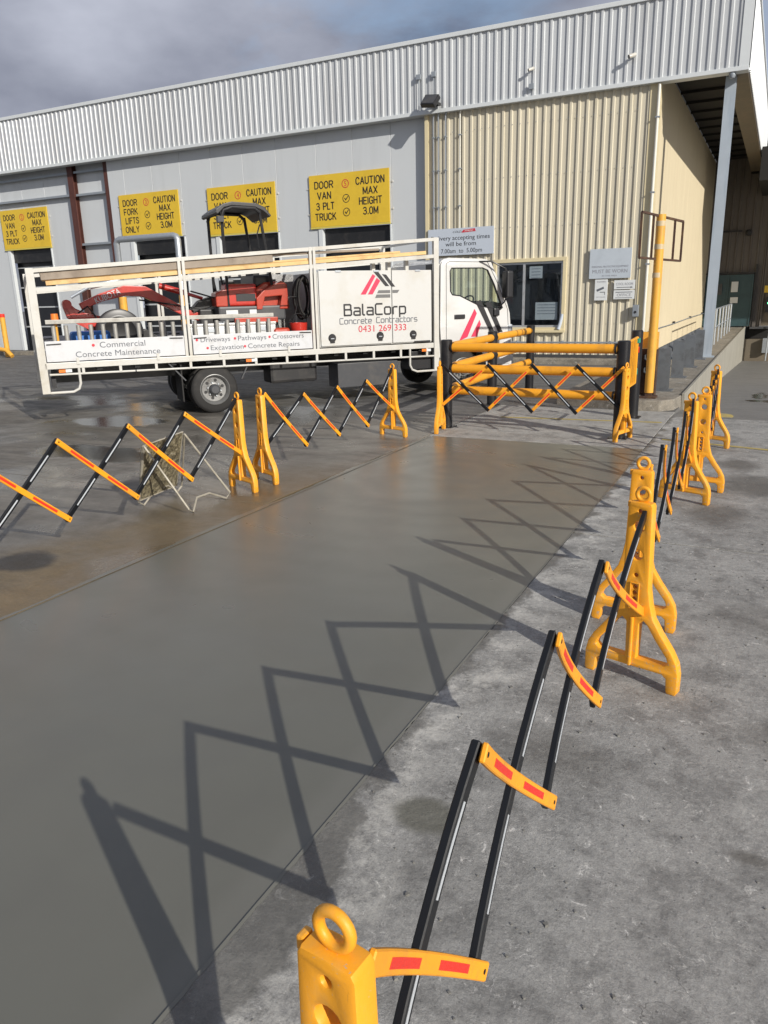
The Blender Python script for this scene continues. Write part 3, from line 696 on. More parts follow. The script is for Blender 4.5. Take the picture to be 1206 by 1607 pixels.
for k in range(2):
    lf = build('door_leaf', MB().box(-.98+k*.93, -.98+k*.93+.915, 0, .05, .05, 2.15), 'teal_door', td, bevel=.005)
    build('frame', frame_xz(-.98+k*.93, -.98+k*.93+.915, .05, 2.15, .06, -.03, 0), 'teal_door', lf)
build('top_rail', MB().box(-1.05, .93, -.05, .0, 2.18, 2.24), 'black_metal', td)
build('gate_post', MB().box(.90, .97, -.06, .04, 0, 2.55), 'black_metal', td)
for (x, z, w, h, mname, lab) in ((.03, 1.45, .26, .42, 'paper', 'upper white notice on the teal gate'), (.03, 1.0, .30, .24, 'paper', 'lower pale notice on the teal gate'), (-.62, 1.35, .3, .45, 'dark_grey', 'dark notice on the left leaf of the teal gate')):
    nt = build('notice', MB().box(-1.9+x, -1.9+x+w, 36.26, 36.275, PZ+z, PZ+z+h), mname); tag(nt, lab, 'notice', 'notices on the teal gate')
ys_ = build('warning_sign', MB().box(-.60, -.22, 36.3, 36.32, 1.55, 1.83), 'sign_yellow'); tag(ys_, 'small yellow sign on the dock wall by the door control', 'sign')
ct = thing('door_control', 'black door control box with a lit green lamp at the dock', 'control box', (-.38, 36.38, .75))
build('housing', MB().box(-.12, .14, -.08, .04, 0, .62), 'black_plastic', ct, bevel=.01)
build('lamp', MB().lathe([(-.11, .0), (-.11, .045), (-.08, .05)], (0, 0, .38), 'y', 12), 'green_light', ct)
pp = build('dock_post', MB().tube([(-.28, 35.9, -1.2), (-.20, 35.9, 1.9)], .03, 8), 'galvanised', smooth=True); tag(pp, 'thin galvanised post standing at the dock edge', 'post')
lamp_ = thing('bulkhead_light', 'round dark light fitting high on the dock wall', 'light', (-1.42, 36.4, 3.95))
build('housing', MB().lathe([(0, .13), (-.12, .12), (-.15, .05), (-.15, 0)], (0, 0, 0), 'y', 14), 'black_metal', lamp_)
pipe_ = build('wall_bracket', MB().box(-2.7, -1.65, 36.36, 36.43, 4.0, 4.06), 'black_metal'); tag(pipe_, 'dark horizontal bracket rail on the dock wall left of the round light', 'bracket')

# handrail on the walkway
hr = thing('handrail', 'galvanised handrail with round posts along the raised walkway', 'handrail', (-1.62, 25, PZ))
for k in range(6):
    build('post', MB().tube([(0, k*1.55, 0), (0, k*1.55, 1.02)], .03, 8), 'galvanised', hr, smooth=True)
build('mid_rail', MB().tube([(0, -.1, .5), (0, 7.85, .5)], .022, 8), 'galvanised', hr, smooth=True)
build('top_rail', MB().tube([(0, -.02, 1.03), (0, 7.8, 1.03)], .024, 8), 'galvanised', hr, smooth=True)

# crash barrier beside the end wall
ac = thing('crash_barrier', 'grey steel crash barrier on wide flat posts beside the cream side wall', 'crash barrier', (-1.62, 13.3, PZ))
for k in range(4):
    y = k*2.12
    pb = build('post', MB().box(-.07, .13, y-.07, y-.055, 0, .68).box(-.07, .13, y+.055, y+.07, 0, .68).box(.02, .034, y-.055, y+.055, 0, .68), 'armco', ac)
    build('base_plate', MB().box(-.12, .20, y-.14, y+.14, 0, .02), 'armco', pb)
prof = [(-.08, .34), (-.16, .38), (-.16, .44), (-.09, .48), (-.09, .54), (-.16, .58), (-.16, .64), (-.08, .68)]
vs = [(x+dx, y, z) for y in (-.9, 8.5) for dx in (0, .006) for x, z in prof]; k = len(prof); fs = []
for i in range(k-1): fs += [(i, i+1, 2*k+i+1, 2*k+i), (k+i+1, k+i, 3*k+i, 3*k+i+1)]
build('rail', MB().add(vs, fs), 'armco', ac)
hw = thing('wall_cable', 'thin cable strung on pegs along the foot of the cream side wall', 'cable', (-2.86, 20.4, PZ))
build('cable', MB().tube([(.02, 0, .62), (.02, 5, .60), (.02, 10, .62), (.02, 15.8, .6)], .014, 6), 'girt', hw)
for k in range(4): build('peg', MB().box(-.03, .04, .3+k*4.9, .36+k*4.9, .58, .66), 'black_metal', hw)
hw.location.z = PZ
wr = thing('wall_rail', 'thin horizontal pipe rail low along the front of the cream wall', 'rail', (-6, 19.75, .1))
build('pipe', MB().tube([(-2.6, 0, .42), (2.6, 0, .42)], .022, 8), 'girt', wr, smooth=True)
for k in range(5): build('bracket', MB().box(-2.5+k*1.2, -2.46+k*1.2, -.02, .16, .38, .46), 'girt', wr)

# down pipe, conduits, small fittings on the facade
dp = thing('down_pipe', 'white down pipe running down the corner of the cream building', 'pipe', (-2.92, 19.9, PZ))
build('pipe', MB().tube([(0, 0, 0), (0, 0, 6.1)], .035, 10), 'white_pipe', dp, smooth=True)
for z in (.6, 2.2, 3.8, 5.4): build('bracket', MB().box(-.05, .05, -.04, .05, z, z+.03), 'girt', dp)
for i, (x, z0, z1, lab) in enumerate(((-8.50, 3.4, 6.25, 'leftmost grey conduit on the cream wall under the floodlight'), (-8.36, 3.4, 6.3, 'second grey conduit on the cream wall under the floodlight'), (-8.16, 3.4, 6.27, 'third grey conduit on the cream wall, right of the pair under the floodlight'), (-7.76, 3.4, 6.28, 'white conduit standing apart at right of the floodlight conduits'))):
    c = thing('conduit', lab, 'conduit', (x, 19.93, z0), group='conduits down the cream wall')
    build('pipe', MB().tube([(0, 0, 0), (0, 0, z1-z0-.1), (.03, -.02, z1-z0)], .022, 8), 'white_pipe' if i == 3 else 'galvanised', c, smooth=True)
    for z in (.6, 1.5, 2.3): build('saddle', MB().box(-.035, .035, -.03, .06, z, z+.025), 'girt', c)
fl = thing('floodlight', 'black square floodlight tilted down on the fascia corner above the cream wall', 'floodlight', (-8.40, 19.80, 6.42))
build('bracket', MB().box(-.16, -.14, -.25, .02, .0, .06).box(.14, .16, -.25, .02, 0, .06).box(-.16, .16, 0, .02, 0, .06), 'black_metal', fl)
hd = build('housing', MB().box(-.21, .21, -.06, .06, -.15, .17), 'black_plastic', fl, bevel=.012)
hd.location = (0, -.30, .06); hd.rotation_euler = (R(-38), R(8), R(-12))
build('lens', MB().box(-.18, .18, -.068, -.0605, -.12, .14), 'dark_grey', hd)
def camera_unit(x, z, lab, s=1):
    c = thing('security_camera', lab, 'camera', (x, 19.84, z), group='security cameras on the fascia')
    build('base', MB().lathe([(0, .06*s), (-.04*s, .055*s), (-.05*s, .0)], (0, 0, 0), 'y', 12), 'white_paint', c, smooth=True)
    build('arm', MB().tube([(0, -.03, 0), (.0, -.14*s, -.02)], .02*s, 8), 'white_paint', c)
    h = build('housing', MB().tube([(0, 0, 0), (0, -.01, 0), (0, -.20*s, 0)], [.05*s, .06*s, .06*s], 12), 'white_paint', c, smooth=True)
    h.location = (.03*s, -.10*s, -.02); h.rotation_euler = (R(18), 0, R(-55))
    build('lens_hood', MB().tube([(0, -.19*s, 0), (0, -.215*s, 0)], .055*s, 12), 'black_plastic', h)
camera_unit(-5.85, 6.95, 'white security camera in the middle of the ribbed fascia', .62)
camera_unit(-3.50, 6.90, 'white security camera nearest the right end of the ribbed fascia', .75)
dc = thing('dome_camera', 'grey dome camera under the canopy edge above the blue column', 'camera', (-1.42, 19.92, 6.26))
build('dome', MB().lathe([(0, .07), (-.05, .075), (-.10, .05), (-.12, 0)], (0, 0, 0), 'z', 14), 'girt', dc, smooth=True)
for x, z, lab in ((-8.85, 7.15, 'left small junction box with a conduit stub on the fascia'), (-8.43, 7.16, 'right small junction box with a conduit stub on the fascia'), (-5.87, 6.55, 'small junction box on the fascia below the middle camera')):
    j = thing('junction_box', lab, 'junction box', (x, 19.83, z), group='junction boxes on the fascia')
    build('box', MB().box(-.06, .06, -.06, 0, -.06, .06), 'girt', j, bevel=.006)
    if x < -7: build('conduit_stub', MB().tube([(.0, -.02, -.06), (0, -.02, -.75)], .012, 6), 'girt', j)
ic = thing('intercom', 'grey intercom box fixed to the cream wall right of the office sign', 'intercom', (-3.12, 19.94, 1.28))
build('housing', MB().box(-.07, .07, -.12, 0, -.14, .14), 'girt', ic, bevel=.008)
build('button', MB().lathe([(-.13, 0), (-.13, .03), (-.12, .03)], (0, 0, -.03), 'y', 10), 'black_plastic', ic)

# ------------------------------------------------------------------ signs on the facade
def door_sign(x0, x1, z0, z1, y, num, left, label):
    t = thing('door_sign', label, 'sign', ((x0+x1)/2, y, z0), group='yellow door number signs')
    W, H = x1-x0, z1-z0
    build('board', MB().box(-W/2, W/2, -.03, 0, 0, H), 'sign_yellow', t, bevel=.004)
    build('edge_trim', MB().box(-W/2-.01, W/2+.01, -.035, .005, -.05, -.003), 'sign_edge', t)
    Y = -.031
    for k, s_ in enumerate(left):
        techno(s_, .175, -W/2+W*(.19 if len(s_) < 5 else .20), Y-.001, H*(.735-.205*k)+.01, .030, 'text_black', t, {'DOOR': .60, 'VAN': .44, '3 PLT': .58, 'TRUCK': .68, 'FORK': .58, 'LIFTS': .56, 'ONLY': .58}[s_], GLU)
    for k, s_ in enumerate(('CAUTION', 'MAX', 'HEIGHT', '3.0M')):
        techno(s_, .175, W*.27, Y-.001, H*(.745-.19*k)+.01, .030, 'text_black', t, {'CAUTION': .88, 'MAX': .44, 'HEIGHT': .70, '3.0M': .46}[s_], GLU)
    mb = MB(); ring_xz(mb, -W*.035, Y, H*.79, .115, .02)
    build('number_ring', mb, 'text_red', t); text(num, .13, -W*.035, Y, H*.79-.065, 'text_red', t)
    for zf in (.51, .25):
        mb = MB(); ring_xz(mb, -W*.03, Y, H*zf, .115, .018)
        c, zz = -W*.03, H*zf
        mb.prism([(c-.06, zz+.005), (c-.04, zz+.022), (c-.015, zz-.02), (c+.055, zz+.06), (c+.07, zz+.045), (c-.012, zz-.06)], Y-.003, Y, 'xz')
        build('tick_mark', mb, 'text_black', t)
    # fixing screws beside the board
    for sx in (-W/2-.07, W/2+.08):
        for sz in (.25, .75):
            build('screw', MB().lathe([(-.02, 0), (-.02, .022), (0, .03)], (sx, .02, H*sz), 'y', 8), 'white_paint', t)
V = ('DOOR', 'VAN', '3 PLT', 'TRUCK')
door_sign(-12.48, -9.90, 3.76, 5.15, GY-.02, '5', V, 'large yellow board numbered 5 over the door nearest the cream wall')
door_sign(-16.22, -13.68, 3.76, 5.12, GY-.02, '4', V, 'yellow board numbered 4 partly hidden by the excavator canopy')
door_sign(-19.92, -17.38, 3.85, 5.19, GY-.02, '3', ('DOOR', 'FORK', 'LIFTS', 'ONLY'), 'yellow board numbered 3 reading fork lifts only beside the brown column')
door_sign(-26.10, -23.62, 3.80, 5.14, GY2-.02, '2', V, 'yellow board numbered 2 at the left end beyond the brown columns')

ds = thing('delivery_sign', 'pale blue board with delivery accepting times above the truck cab', 'sign', (-7.72, 19.93, 2.78))
build('board', MB().box(-.94, .92, -.03, 0, 0, .68), 'sign_blue_white', ds, bevel=.004)
text('Delivery accepting times', .11, -.02, -.031, .39, 'text_black', ds, width=1.66)
text('will be from', .11, 0, -.031, .235, 'text_black', ds, width=.86)
text('7.00am  to  5.00pm', .11, .02, -.031, .06, 'text_black', ds, width=1.16)
build('emblem', MB().prism([(.02, .56), (.42, .58), (.40, .65), (.08, .63)], -.034, -.031, 'xz'), 'text_red', ds)
text('COLD', .05, -.10, -.031, .565, 'text_black', ds, width=.24, shear=.3)
text('XPRESS', .04, .23, -.0345, .585, 'paper', ds, width=.26, shear=.3)
pg = thing('safety_sign', 'large faded sign reading must be worn on the cream wall', 'sign', (-3.80, 19.93, 2.06))
build('board', MB().box(-.50, .50, -.03, 0, 0, .70), 'sign_faded', pg, bevel=.004)
text('PERSONAL PROTECTIVE EQUIPMENT', .042, 0, -.031, .26, 'fade_text', pg, width=.88)
text('MUST BE WORN', .085, 0, -.031, .13, 'fade_text', pg, width=.84)
text('IN THIS AREA', .032, 0, -.031, .05, 'fade_text', pg, width=.36)
cs = thing('cctv_sign', 'small white camera surveillance sign under the large faded sign', 'sign', (-3.99, 19.93, 1.54))
build('board', MB().box(-.155, .155, -.025, 0, 0, .50), 'paper', cs, bevel=.004)
build('camera_symbol', MB().prism([(-.11, .26), (.06, .33), (.075, .28), (-.09, .21)], -.0285, -.0255, 'xz').box(-.02, .10, -.0285, -.0255, .19, .205).box(.09, .10, -.0285, -.0255, .13, .205), 'text_grey', cs)
text('WARNING', .03, 0, -.026, .43, 'fade_text', cs, width=.22)
text('CCTV IN USE', .022, 0, -.026, .07, 'fade_text', cs, width=.22)
of = thing('office_sign', 'white sign reading cool room and office right of the camera sign', 'sign', (-3.43, 19.93, 1.56))
build('board', MB().box(-.25, .25, -.025, 0, 0, .215).box(-.25, .25, -.025, 0, .235, .45), 'paper', of, bevel=.004)
text('COOL ROOM', .06, 0, -.026, .33, 'fade_text', of, width=.40)
text('OFFICE', .065, 0, -.026, .07, 'fade_text', of, width=.33)
build('arrow', MB().box(-.18, .18, -.029, -.026, .275, .288).prism([(.15, .262), (.21, .281), (.15, .30)], -.029, -.026, 'xz').box(-.2, .2, -.029, -.026, .16, .175).box(-.2, .2, -.029, -.026, .03, .04), 'text_grey', of)

# ------------------------------------------------------------------ yellow height pole, shield and open frame
yp = thing('yellow_pole', 'tall yellow steel pole with faded white bands beside the cream corner', 'pole', (-1.66, 12.32, PZ))
build('shaft', MB().tube([(0, 0, .08), (.005, 0, 1.4), (.0, 0, 2.66)], .066, 18), 'pole_yellow', yp, smooth=True)
for z in (1.78, 2.18, 2.5): build('band', MB().tube([(0, 0, z), (0, 0, z+.07)], .0685, 18), 'pole_band', yp, smooth=True)
build('base_plate', MB().box(-.12, .12, -.12, .12, 0, .03).box(-.05, .05, -.05, .05, .03, .08), 'rust', yp)
sh = thing('pole_shield', 'rusty yellow topped steel guard standing behind the yellow pole', 'guard', (-1.76, 12.55, PZ))
build('lower_plate', MB().prism([(-.16, .12), (-.16, -.05), (-.145, -.05), (-.145, .105), (.145, .105), (.145, -.05), (.16, -.05), (.16, .12)], 0, .72, 'xy'), 'rust', sh)
build('upper_plate', MB().prism([(-.15, .12), (-.15, -.04), (-.138, -.04), (-.138, .105), (.138, .105), (.138, -.04), (.15, -.04), (.15, .12)], .722, .98, 'xy'), 'pole_yellow', sh)
fr = thing('open_frame', 'empty rusty rectangular frame clamped to the top of the yellow pole', 'frame', (0, 0, 0))
A = Vector((-1.95, 11.92, 0)); B = Vector((-1.48, 12.78, 0))
def fp(t, z): q = A.lerp(B, t); return (q.x+.075, q.y+.02, z)
zt = lambda t: 2.83-.10*t; zb = lambda t: 2.21-.04*t
for a, b in (((0, zt(0)), (1, zt(1))), ((0, zb(0)), (1, zb(1)))):
    build('rail', MB().bar(fp(*a), fp(*b), .03, .03), 'rust', fr)
for t in (0, .28, .80, 1): build('upright', MB().bar(fp(t, zb(t)), fp(t, zt(t)), .03, .03, (1, 0, 0)), 'rust', fr)

# ------------------------------------------------------------------ black and yellow guard rail
gr = thing('guard_rail', 'black posts with three thick yellow rails fencing the walkway corner', 'guard rail', (-3.95, 9.65, 0))
o0 = Vector((-3.95, 9.65, 0))
def gp(name, x, y, h=1.18, r=.078):
    p = build(name, MB().lathe([(0, r), (h-.012, r), (h, r-.012), (h, 0)], (x-o0.x, y-o0.y, 0), 'z', 20), 'rail_black', gr, smooth=True)
    build('base_plate', MB().box(x-o0.x-.11, x-o0.x+.11, y-o0.y-.11, y-o0.y+.11, 0, .012), 'rail_black', p)
    return p
L, Rr, B1, B2 = (-3.94, 9.65), (-1.61, 9.57), (-4.06, 11.9), (-4.10, 14.2)
for q in (L, Rr, B1, B2): gp('post', *q)
def rails(a, b, zs):
    a, b = Vector((*a, 0))-o0, Vector((*b, 0))-o0; d = (b-a).normalized()
    for z in zs:
        up = Vector((0, 0, z))
        build('rail', MB().tube([a+d*.07+up, a+d*.09+up, b-d*.09+up, b-d*.07+up], .058, 16), 'rail_yellow', gr, smooth=True)
        for q in (a+d*.075, b-d*.10): build('collar', MB().tube([q+up, q+d*.025+up], .066, 16), 'rail_black', gr)
rails(L, Rr, (1.08, .80, .51)); rails(L, B1, (1.08, .80, .51)); rails(B1, B2, (1.08, .80, .51))
ep = thing('end_post', 'separate black bollard post behind the right end of the guard rail', 'bollard', (-1.72, 11.25, 0))
build('shaft', MB().lathe([(0, .078), (1.21, .078), (1.222, .066), (1.222, 0)], (0, 0, 0), 'z', 20), 'rail_black', ep, smooth=True)
build('base_plate', MB().box(-.11, .11, -.11, .11, 0, .012), 'rail_black', ep)
build('reflector', MB().box(.03, .05, -.083, -.07, .92, 1.0), 'red_reflector', ep)
gt = thing('chain_gate', 'narrow yellow lattice gate with green straps between the black posts', 'gate', (-1.64, 10.1, 0))
build('frame', MB().tube([(0, 0, .55), (0, 0, 1.13), (0, .62, 1.15), (0, .62, .55)], .022, 8, closed=True), 'rail_yellow', gt, smooth=True)
for k in range(5): build('lattice_bar', MB().bar((0, .02+.12*k, .56), (0, .12+.12*k, 1.13), .014, .014, (1, 0, 0)), 'rail_yellow', gt)
build('strap', MB().box(-.03, .03, .60, .72, 1.08, 1.14).box(-.02, .02, .62, .70, .66, .74), 'green_tag', gt)
build('hook_bar', MB().bar((0, -.48, 1.0), (0, 0, 1.0), .02, .02), 'rail_black', gt)

# goal post in front of door 3, bollard and low rail at the far left
gq = thing('goal_post', 'galvanised goal post guarding the forklift door', 'guard post', (-17.4, 18.5, 0))
build('hoop', MB().tube([(-1.22, 0, 0), (-1.22, 0, 3.55), (-1.17, 0, 3.63), (-1.08, 0, 3.66), (1.1, 0, 3.66), (1.19, 0, 3.63), (1.24, 0, 3.55), (1.24, 0, 0)], .095, 14), 'galvanised', gq, smooth=True)
for x in (-1.22, 1.24): build('sleeve', MB().tube([(x, 0, 0), (x, 0, 1.95)], .12, 14), 'pole_yellow', gq, smooth=True)
bo = thing('yellow_bollard', 'yellow bollard with a red cap near the left edge', 'bollard', (-24.6, 18.6, 0))
build('shaft', MB().tube([(0, 0, 0), (0, 0, 1.38)], .09, 14), 'pole_yellow', bo, smooth=True)
build('cap', MB().tube([(0, 0, 1.38), (0, 0, 1.50)], .094, 14), 'red_reflector', bo, smooth=True)
lr = thing('low_rail', 'low yellow bent pipe rail lying on the ground at the far left', 'rail', (-24.2, 18.3, 0))
build('pipe', MB().tube([(-6, -.4, .12), (-.4, 0, .30), (-.1, .05, .25), (.15, .05, .05)], .075, 12), 'pole_yellow', lr, smooth=True)

# ------------------------------------------------------------------ expandable barriers
HB = .865
def post_outline():
    r = [(0, .085), (.15, .085), (.168, .07), (.172, .012), (.178, 0), (.214, 0), (.222, .012), (.222, .10), (.212, .15), (.185, .20), (.13, .275), (.092, .335), (.074, .40), (.062, .47), (.053, .85), (.046, .862), (0, HB)]
    return r + [(-x, z) for x, z in reversed(r[1:-1])]
tri = [(.026, .130), (.155, .130), (.172, .145), (.163, .172), (.105, .245), (.070, .300), (.050, .318), (.030, .300)]
def barrier_post(parent, x, face=1):
    place = lambda u, v, w: (x+w, u, v)
    holes = [tri[:], [(-a, b) for a, b in reversed(tri)]]
    holes += [circ(0, .825, .009, 10), circ(0, .755, .024, 16), circ(0, .625, .024, 16), circ(0, .530, .009, 10)]
    holes += [circ(0, z, .0095, 10) for z in (.385, .415, .445, .475)]
    p = flat_plate('post', post_outline(), holes, .026, .007, 'yellow_plastic', parent, place)
    n = 22
    ring = [(x, .0285*math.cos(2*math.pi*i/n), HB+.032+.0285*math.sin(2*math.pi*i/n)) for i in range(n)]
    build('ring', MB().tube(ring, .0095, 10, closed=True), 'yellow_plastic', p, smooth=True)
    build('rib', MB().box(x-.040, x+.040, -.007, .007, .09, .33), 'yellow_plastic', p, bevel=.005)
    build('lug', MB().box(x-.012, x+.012, .050, .064, .835, .862), 'yellow_plastic', p, bevel=.004)
    build('slot_frame', frame_xz(-.022, .022, .365, .495, .005, -.031, .031).xf(Matrix.Translation((x, 0, 0)) @ Matrix.Rotation(R(90), 4, 'Z')), 'yellow_plastic', p, bevel=.002)
    return p
def slat(parent, a, b, y, bow, mat, smat):
    """flat slat in the barrier plane from a=(x,z) to b, bowed sideways by bow; with two reflective strips and end pivots"""
    n = 8; w = .040; th = .013 if mat == 'yellow_slat' else .019
    a, b = Vector((a[0], 0, a[1])), Vector((b[0], 0, b[1])); d = (b-a); L = d.length; d.normalize(); nrm = Vector((-d.z, 0, d.x))
    def ctr(t): return a + d*(L*t) + Vector((0, y + bow*4*t*(1-t), 0))
    def strip(t0, t1, w_, y0, y1, k):
        vs = []
        for i in range(k+1):
            c = ctr(t0+(t1-t0)*i/k)
            for s, yy in ((-1, y0), (1, y0), (1, y1), (-1, y1)): vs.append(c + nrm*(s*w_/2) + Vector((0, yy, 0)))
        fs = [(4*i+j, 4*i+(j+1) % 4, 4*i+4+(j+1) % 4, 4*i+4+j) for i in range(k) for j in range(4)] + [(3, 2, 1, 0), (4*k, 4*k+1, 4*k+2, 4*k+3)]
        return MB().add(vs, fs)
    s = build('slat', strip(-.02/L, 1+.02/L, w, -th/2, th/2, n), mat, parent, bevel=.003, seg=1)
    for t0, t1 in ((.14, .42), (.60, .86)):
        build('reflective_strip', strip(t0, t1, w*(.44 if mat == 'yellow_slat' else .26), -th/2-.0012, th/2+.0012, 4), smat, s)
    return s
def barrier(label, p0, p1, bows=(.02, -.012), n=4, zt=.86, zb=.30, ztm=.85, skew=(0, 0), vary=0, zb1=0):
    p0, p1 = Vector((*p0, 0)), Vector((*p1, 0)); d = p1-p0; L = d.length
    t = thing('expanding_barrier', label, 'barrier', p0, math.atan2(d.y, d.x), group='expanding yellow and black safety barriers')
    a = barrier_post(t, 0); b = barrier_post(t, L)
    a.rotation_euler.z = skew[0]
    # pivot so that the far post turns about its own foot
    b.location = (L-L*math.cos(skew[1]), -L*math.sin(skew[1]), 0); b.rotation_euler.z = skew[1]
    x0, x1 = .045, L-.045
    if isinstance(vary, (list, tuple)): X = [x0]+list(vary)+[x1]
    else: X = [x0+(x1-x0)*i/n for i in range(n+1)]
    T = [zt]+[ztm]*(len(X)-2)+[zt]; Bz = [.37]+[zb]*(len(X)-2)+[.37]
    if zb1: Bz[1] = zb1
    for i in range(len(X)-1):
        slat(t, (X[i], T[i]), (X[i+1], Bz[i+1]), -.034, bows[0], 'yellow_slat', 'red_reflector')
        slat(t, (X[i], Bz[i]), (X[i+1], T[i+1]), -.014, bows[1], 'black_slat', 'white_reflector')
    for i in range(1, len(X)-1):
        for z in (T[i], Bz[i]): build('pivot', MB().tube([(X[i], -.042, z), (X[i], -.006, z)], .006, 8), 'black_slat', t)
    return t
barrier('nearest barrier, its post cut off by the bottom edge of the photo', (-.468, .727), (-.44, 3.34), bows=(.024, .012), vary=(.52, 1.08, 1.68), zb=.385, zb1=.335, ztm=.875, zt=.81, skew=(R(-7), R(-14)))
barrier('second barrier along the right edge of the wet slab, just beyond the nearest one', (-.535, 3.98), (-.56, 6.74), skew=(R(-6), R(-20)), vary=(.66, 1.30, 2.05))
barrier('farthest barrier on the right side, folded line running past the yellow pole foot', (-.49, 7.18), (-.545, 9.36), skew=(R(-8), R(-25)))
barrier('barrier at the left edge running in front of the dirty folding stand', (-4.43, 2.45), (-4.43, 5.68), skew=(0, R(-20)), bows=(.008, -.005), ztm=.83, zb=.27, vary=(.50, 1.16, 1.83, 2.48))
barrier('middle barrier on the left side of the wet slab, in front of the truck', (-4.42, 6.03), (-4.33, 8.77), skew=(R(-22), R(-12)), bows=(.01, -.005), zb=.25, ztm=.78)
barrier('barrier stretched across the black and yellow guard rail', (-1.54, 9.44), (-3.88, 9.27), bows=(.0, .0), zb=.31, ztm=.88, vary=(.58, 1.13, 1.70), skew=(R(-20), R(4)))

# ------------------------------------------------------------------ dirty folding stand behind the left barrier
st = thing('folding_stand', 'splattered metal folding stand with a bent wire frame behind the left barrier', 'stand', (-4.6, 5.0, 0))
S0 = Vector((-4.6, 5.0, 0))
R1, R2_ = Vector((-4.60, 4.62, .60)), Vector((-4.60, 5.12, .62))
F1, F2, K1, K2 = Vector((-4.31, 4.76, .012)), Vector((-4.34, 5.36, .012)), Vector((-4.89, 4.77, .012)), Vector((-4.95, 5.40, .012))
def sm(pts, r=.009):
    return build('wire_frame', MB().tube([q-S0 for q in pts], r, 8), 'wire', st, smooth=True)
sm([R1, F1+Vector((0, 0, .04)), F1+Vector((.0, .05, 0)), Vector((-4.38, 4.95, .10)), Vector((-4.38, 5.12, .10)), F2-Vector((0, .06, 0)), F2+Vector((0, 0, .04)), R2_])
sm([R1, K1+Vector((0, 0, .04)), K1+Vector((0, .06, 0)), Vector((-4.88, 4.98, .12)), Vector((-4.88, 5.14, .12)), K2-Vector((0, .06, 0)), K2+Vector((0, 0, .04)), R2_])
pa, pb_, pc, pd = R1+Vector((-.02, 0, .0)), R2_+Vector((-.02, 0, .02)), K2.lerp(R2_, .12)-Vector((0, .08, 0)), K1.lerp(R1, .10)
nn = Vector((-.012, 0, .006))
build('panel', MB().add([q-S0 for q in (pa, pb_, pc, pd)]+[q-S0+nn for q in (pa, pb_, pc, pd)], [(0,1,2,3), (7,6,5,4), (0,4,5,1), (1,5,6,2), (2,6,7,3), (3,7,4,0)]), 'dirty_panel', st)
sm([pa, pb_, pc, pd, pa], .007)

# ------------------------------------------------------------------ truck
tk = thing('tray_truck', 'white concrete contractor tray truck with lettered boards, loaded with a small excavator', 'truck', (-7.96, 9.69, 0), R(52.3))
W = 2.25
def T(name, mb, mat, par=None, **k): return build(name, mb, mat, par or tk, **k)
tray = T('tray', MB().box(-2.48, 4.10, .03, W-.03, .87, .93), 'dark_grey')
T('side_rail', MB().box(-2.47, 4.02, 0, .06, .845, .935), 'white_paint', bevel=.006)
T('side_rail', MB().box(-2.47, 4.02, W-.06, W, .845, .935), 'white_paint', bevel=.006)
rail_b = lambda x: .765-.010*(x+2.4)
T('rope_rail', MB().tube([(-2.42, .02, .765), (4.06, .02, .70)], .016, 8), 'white_paint', smooth=True)
for k in range(12):
    x = -1.95+k*.53
    if x < 4.0: T('rail_stay', MB().box(x-.02, x+.02, .0, .03, rail_b(x), .845), 'white_paint')
T('rear_loop', MB().tube([(-2.44, .02, .50), (-2.12, .02, .50), (-2.04, .02, .54), (-2.01, .02, .62), (-2.01, .02, .845)], .02, 8), 'white_paint', smooth=True)
T('front_loop', MB().tube([(4.08, .02, .44), (3.68, .02, .44), (3.58, .02, .48), (3.54, .02, .56), (3.54, .02, .845)], .02, 8), 'white_paint', smooth=True)
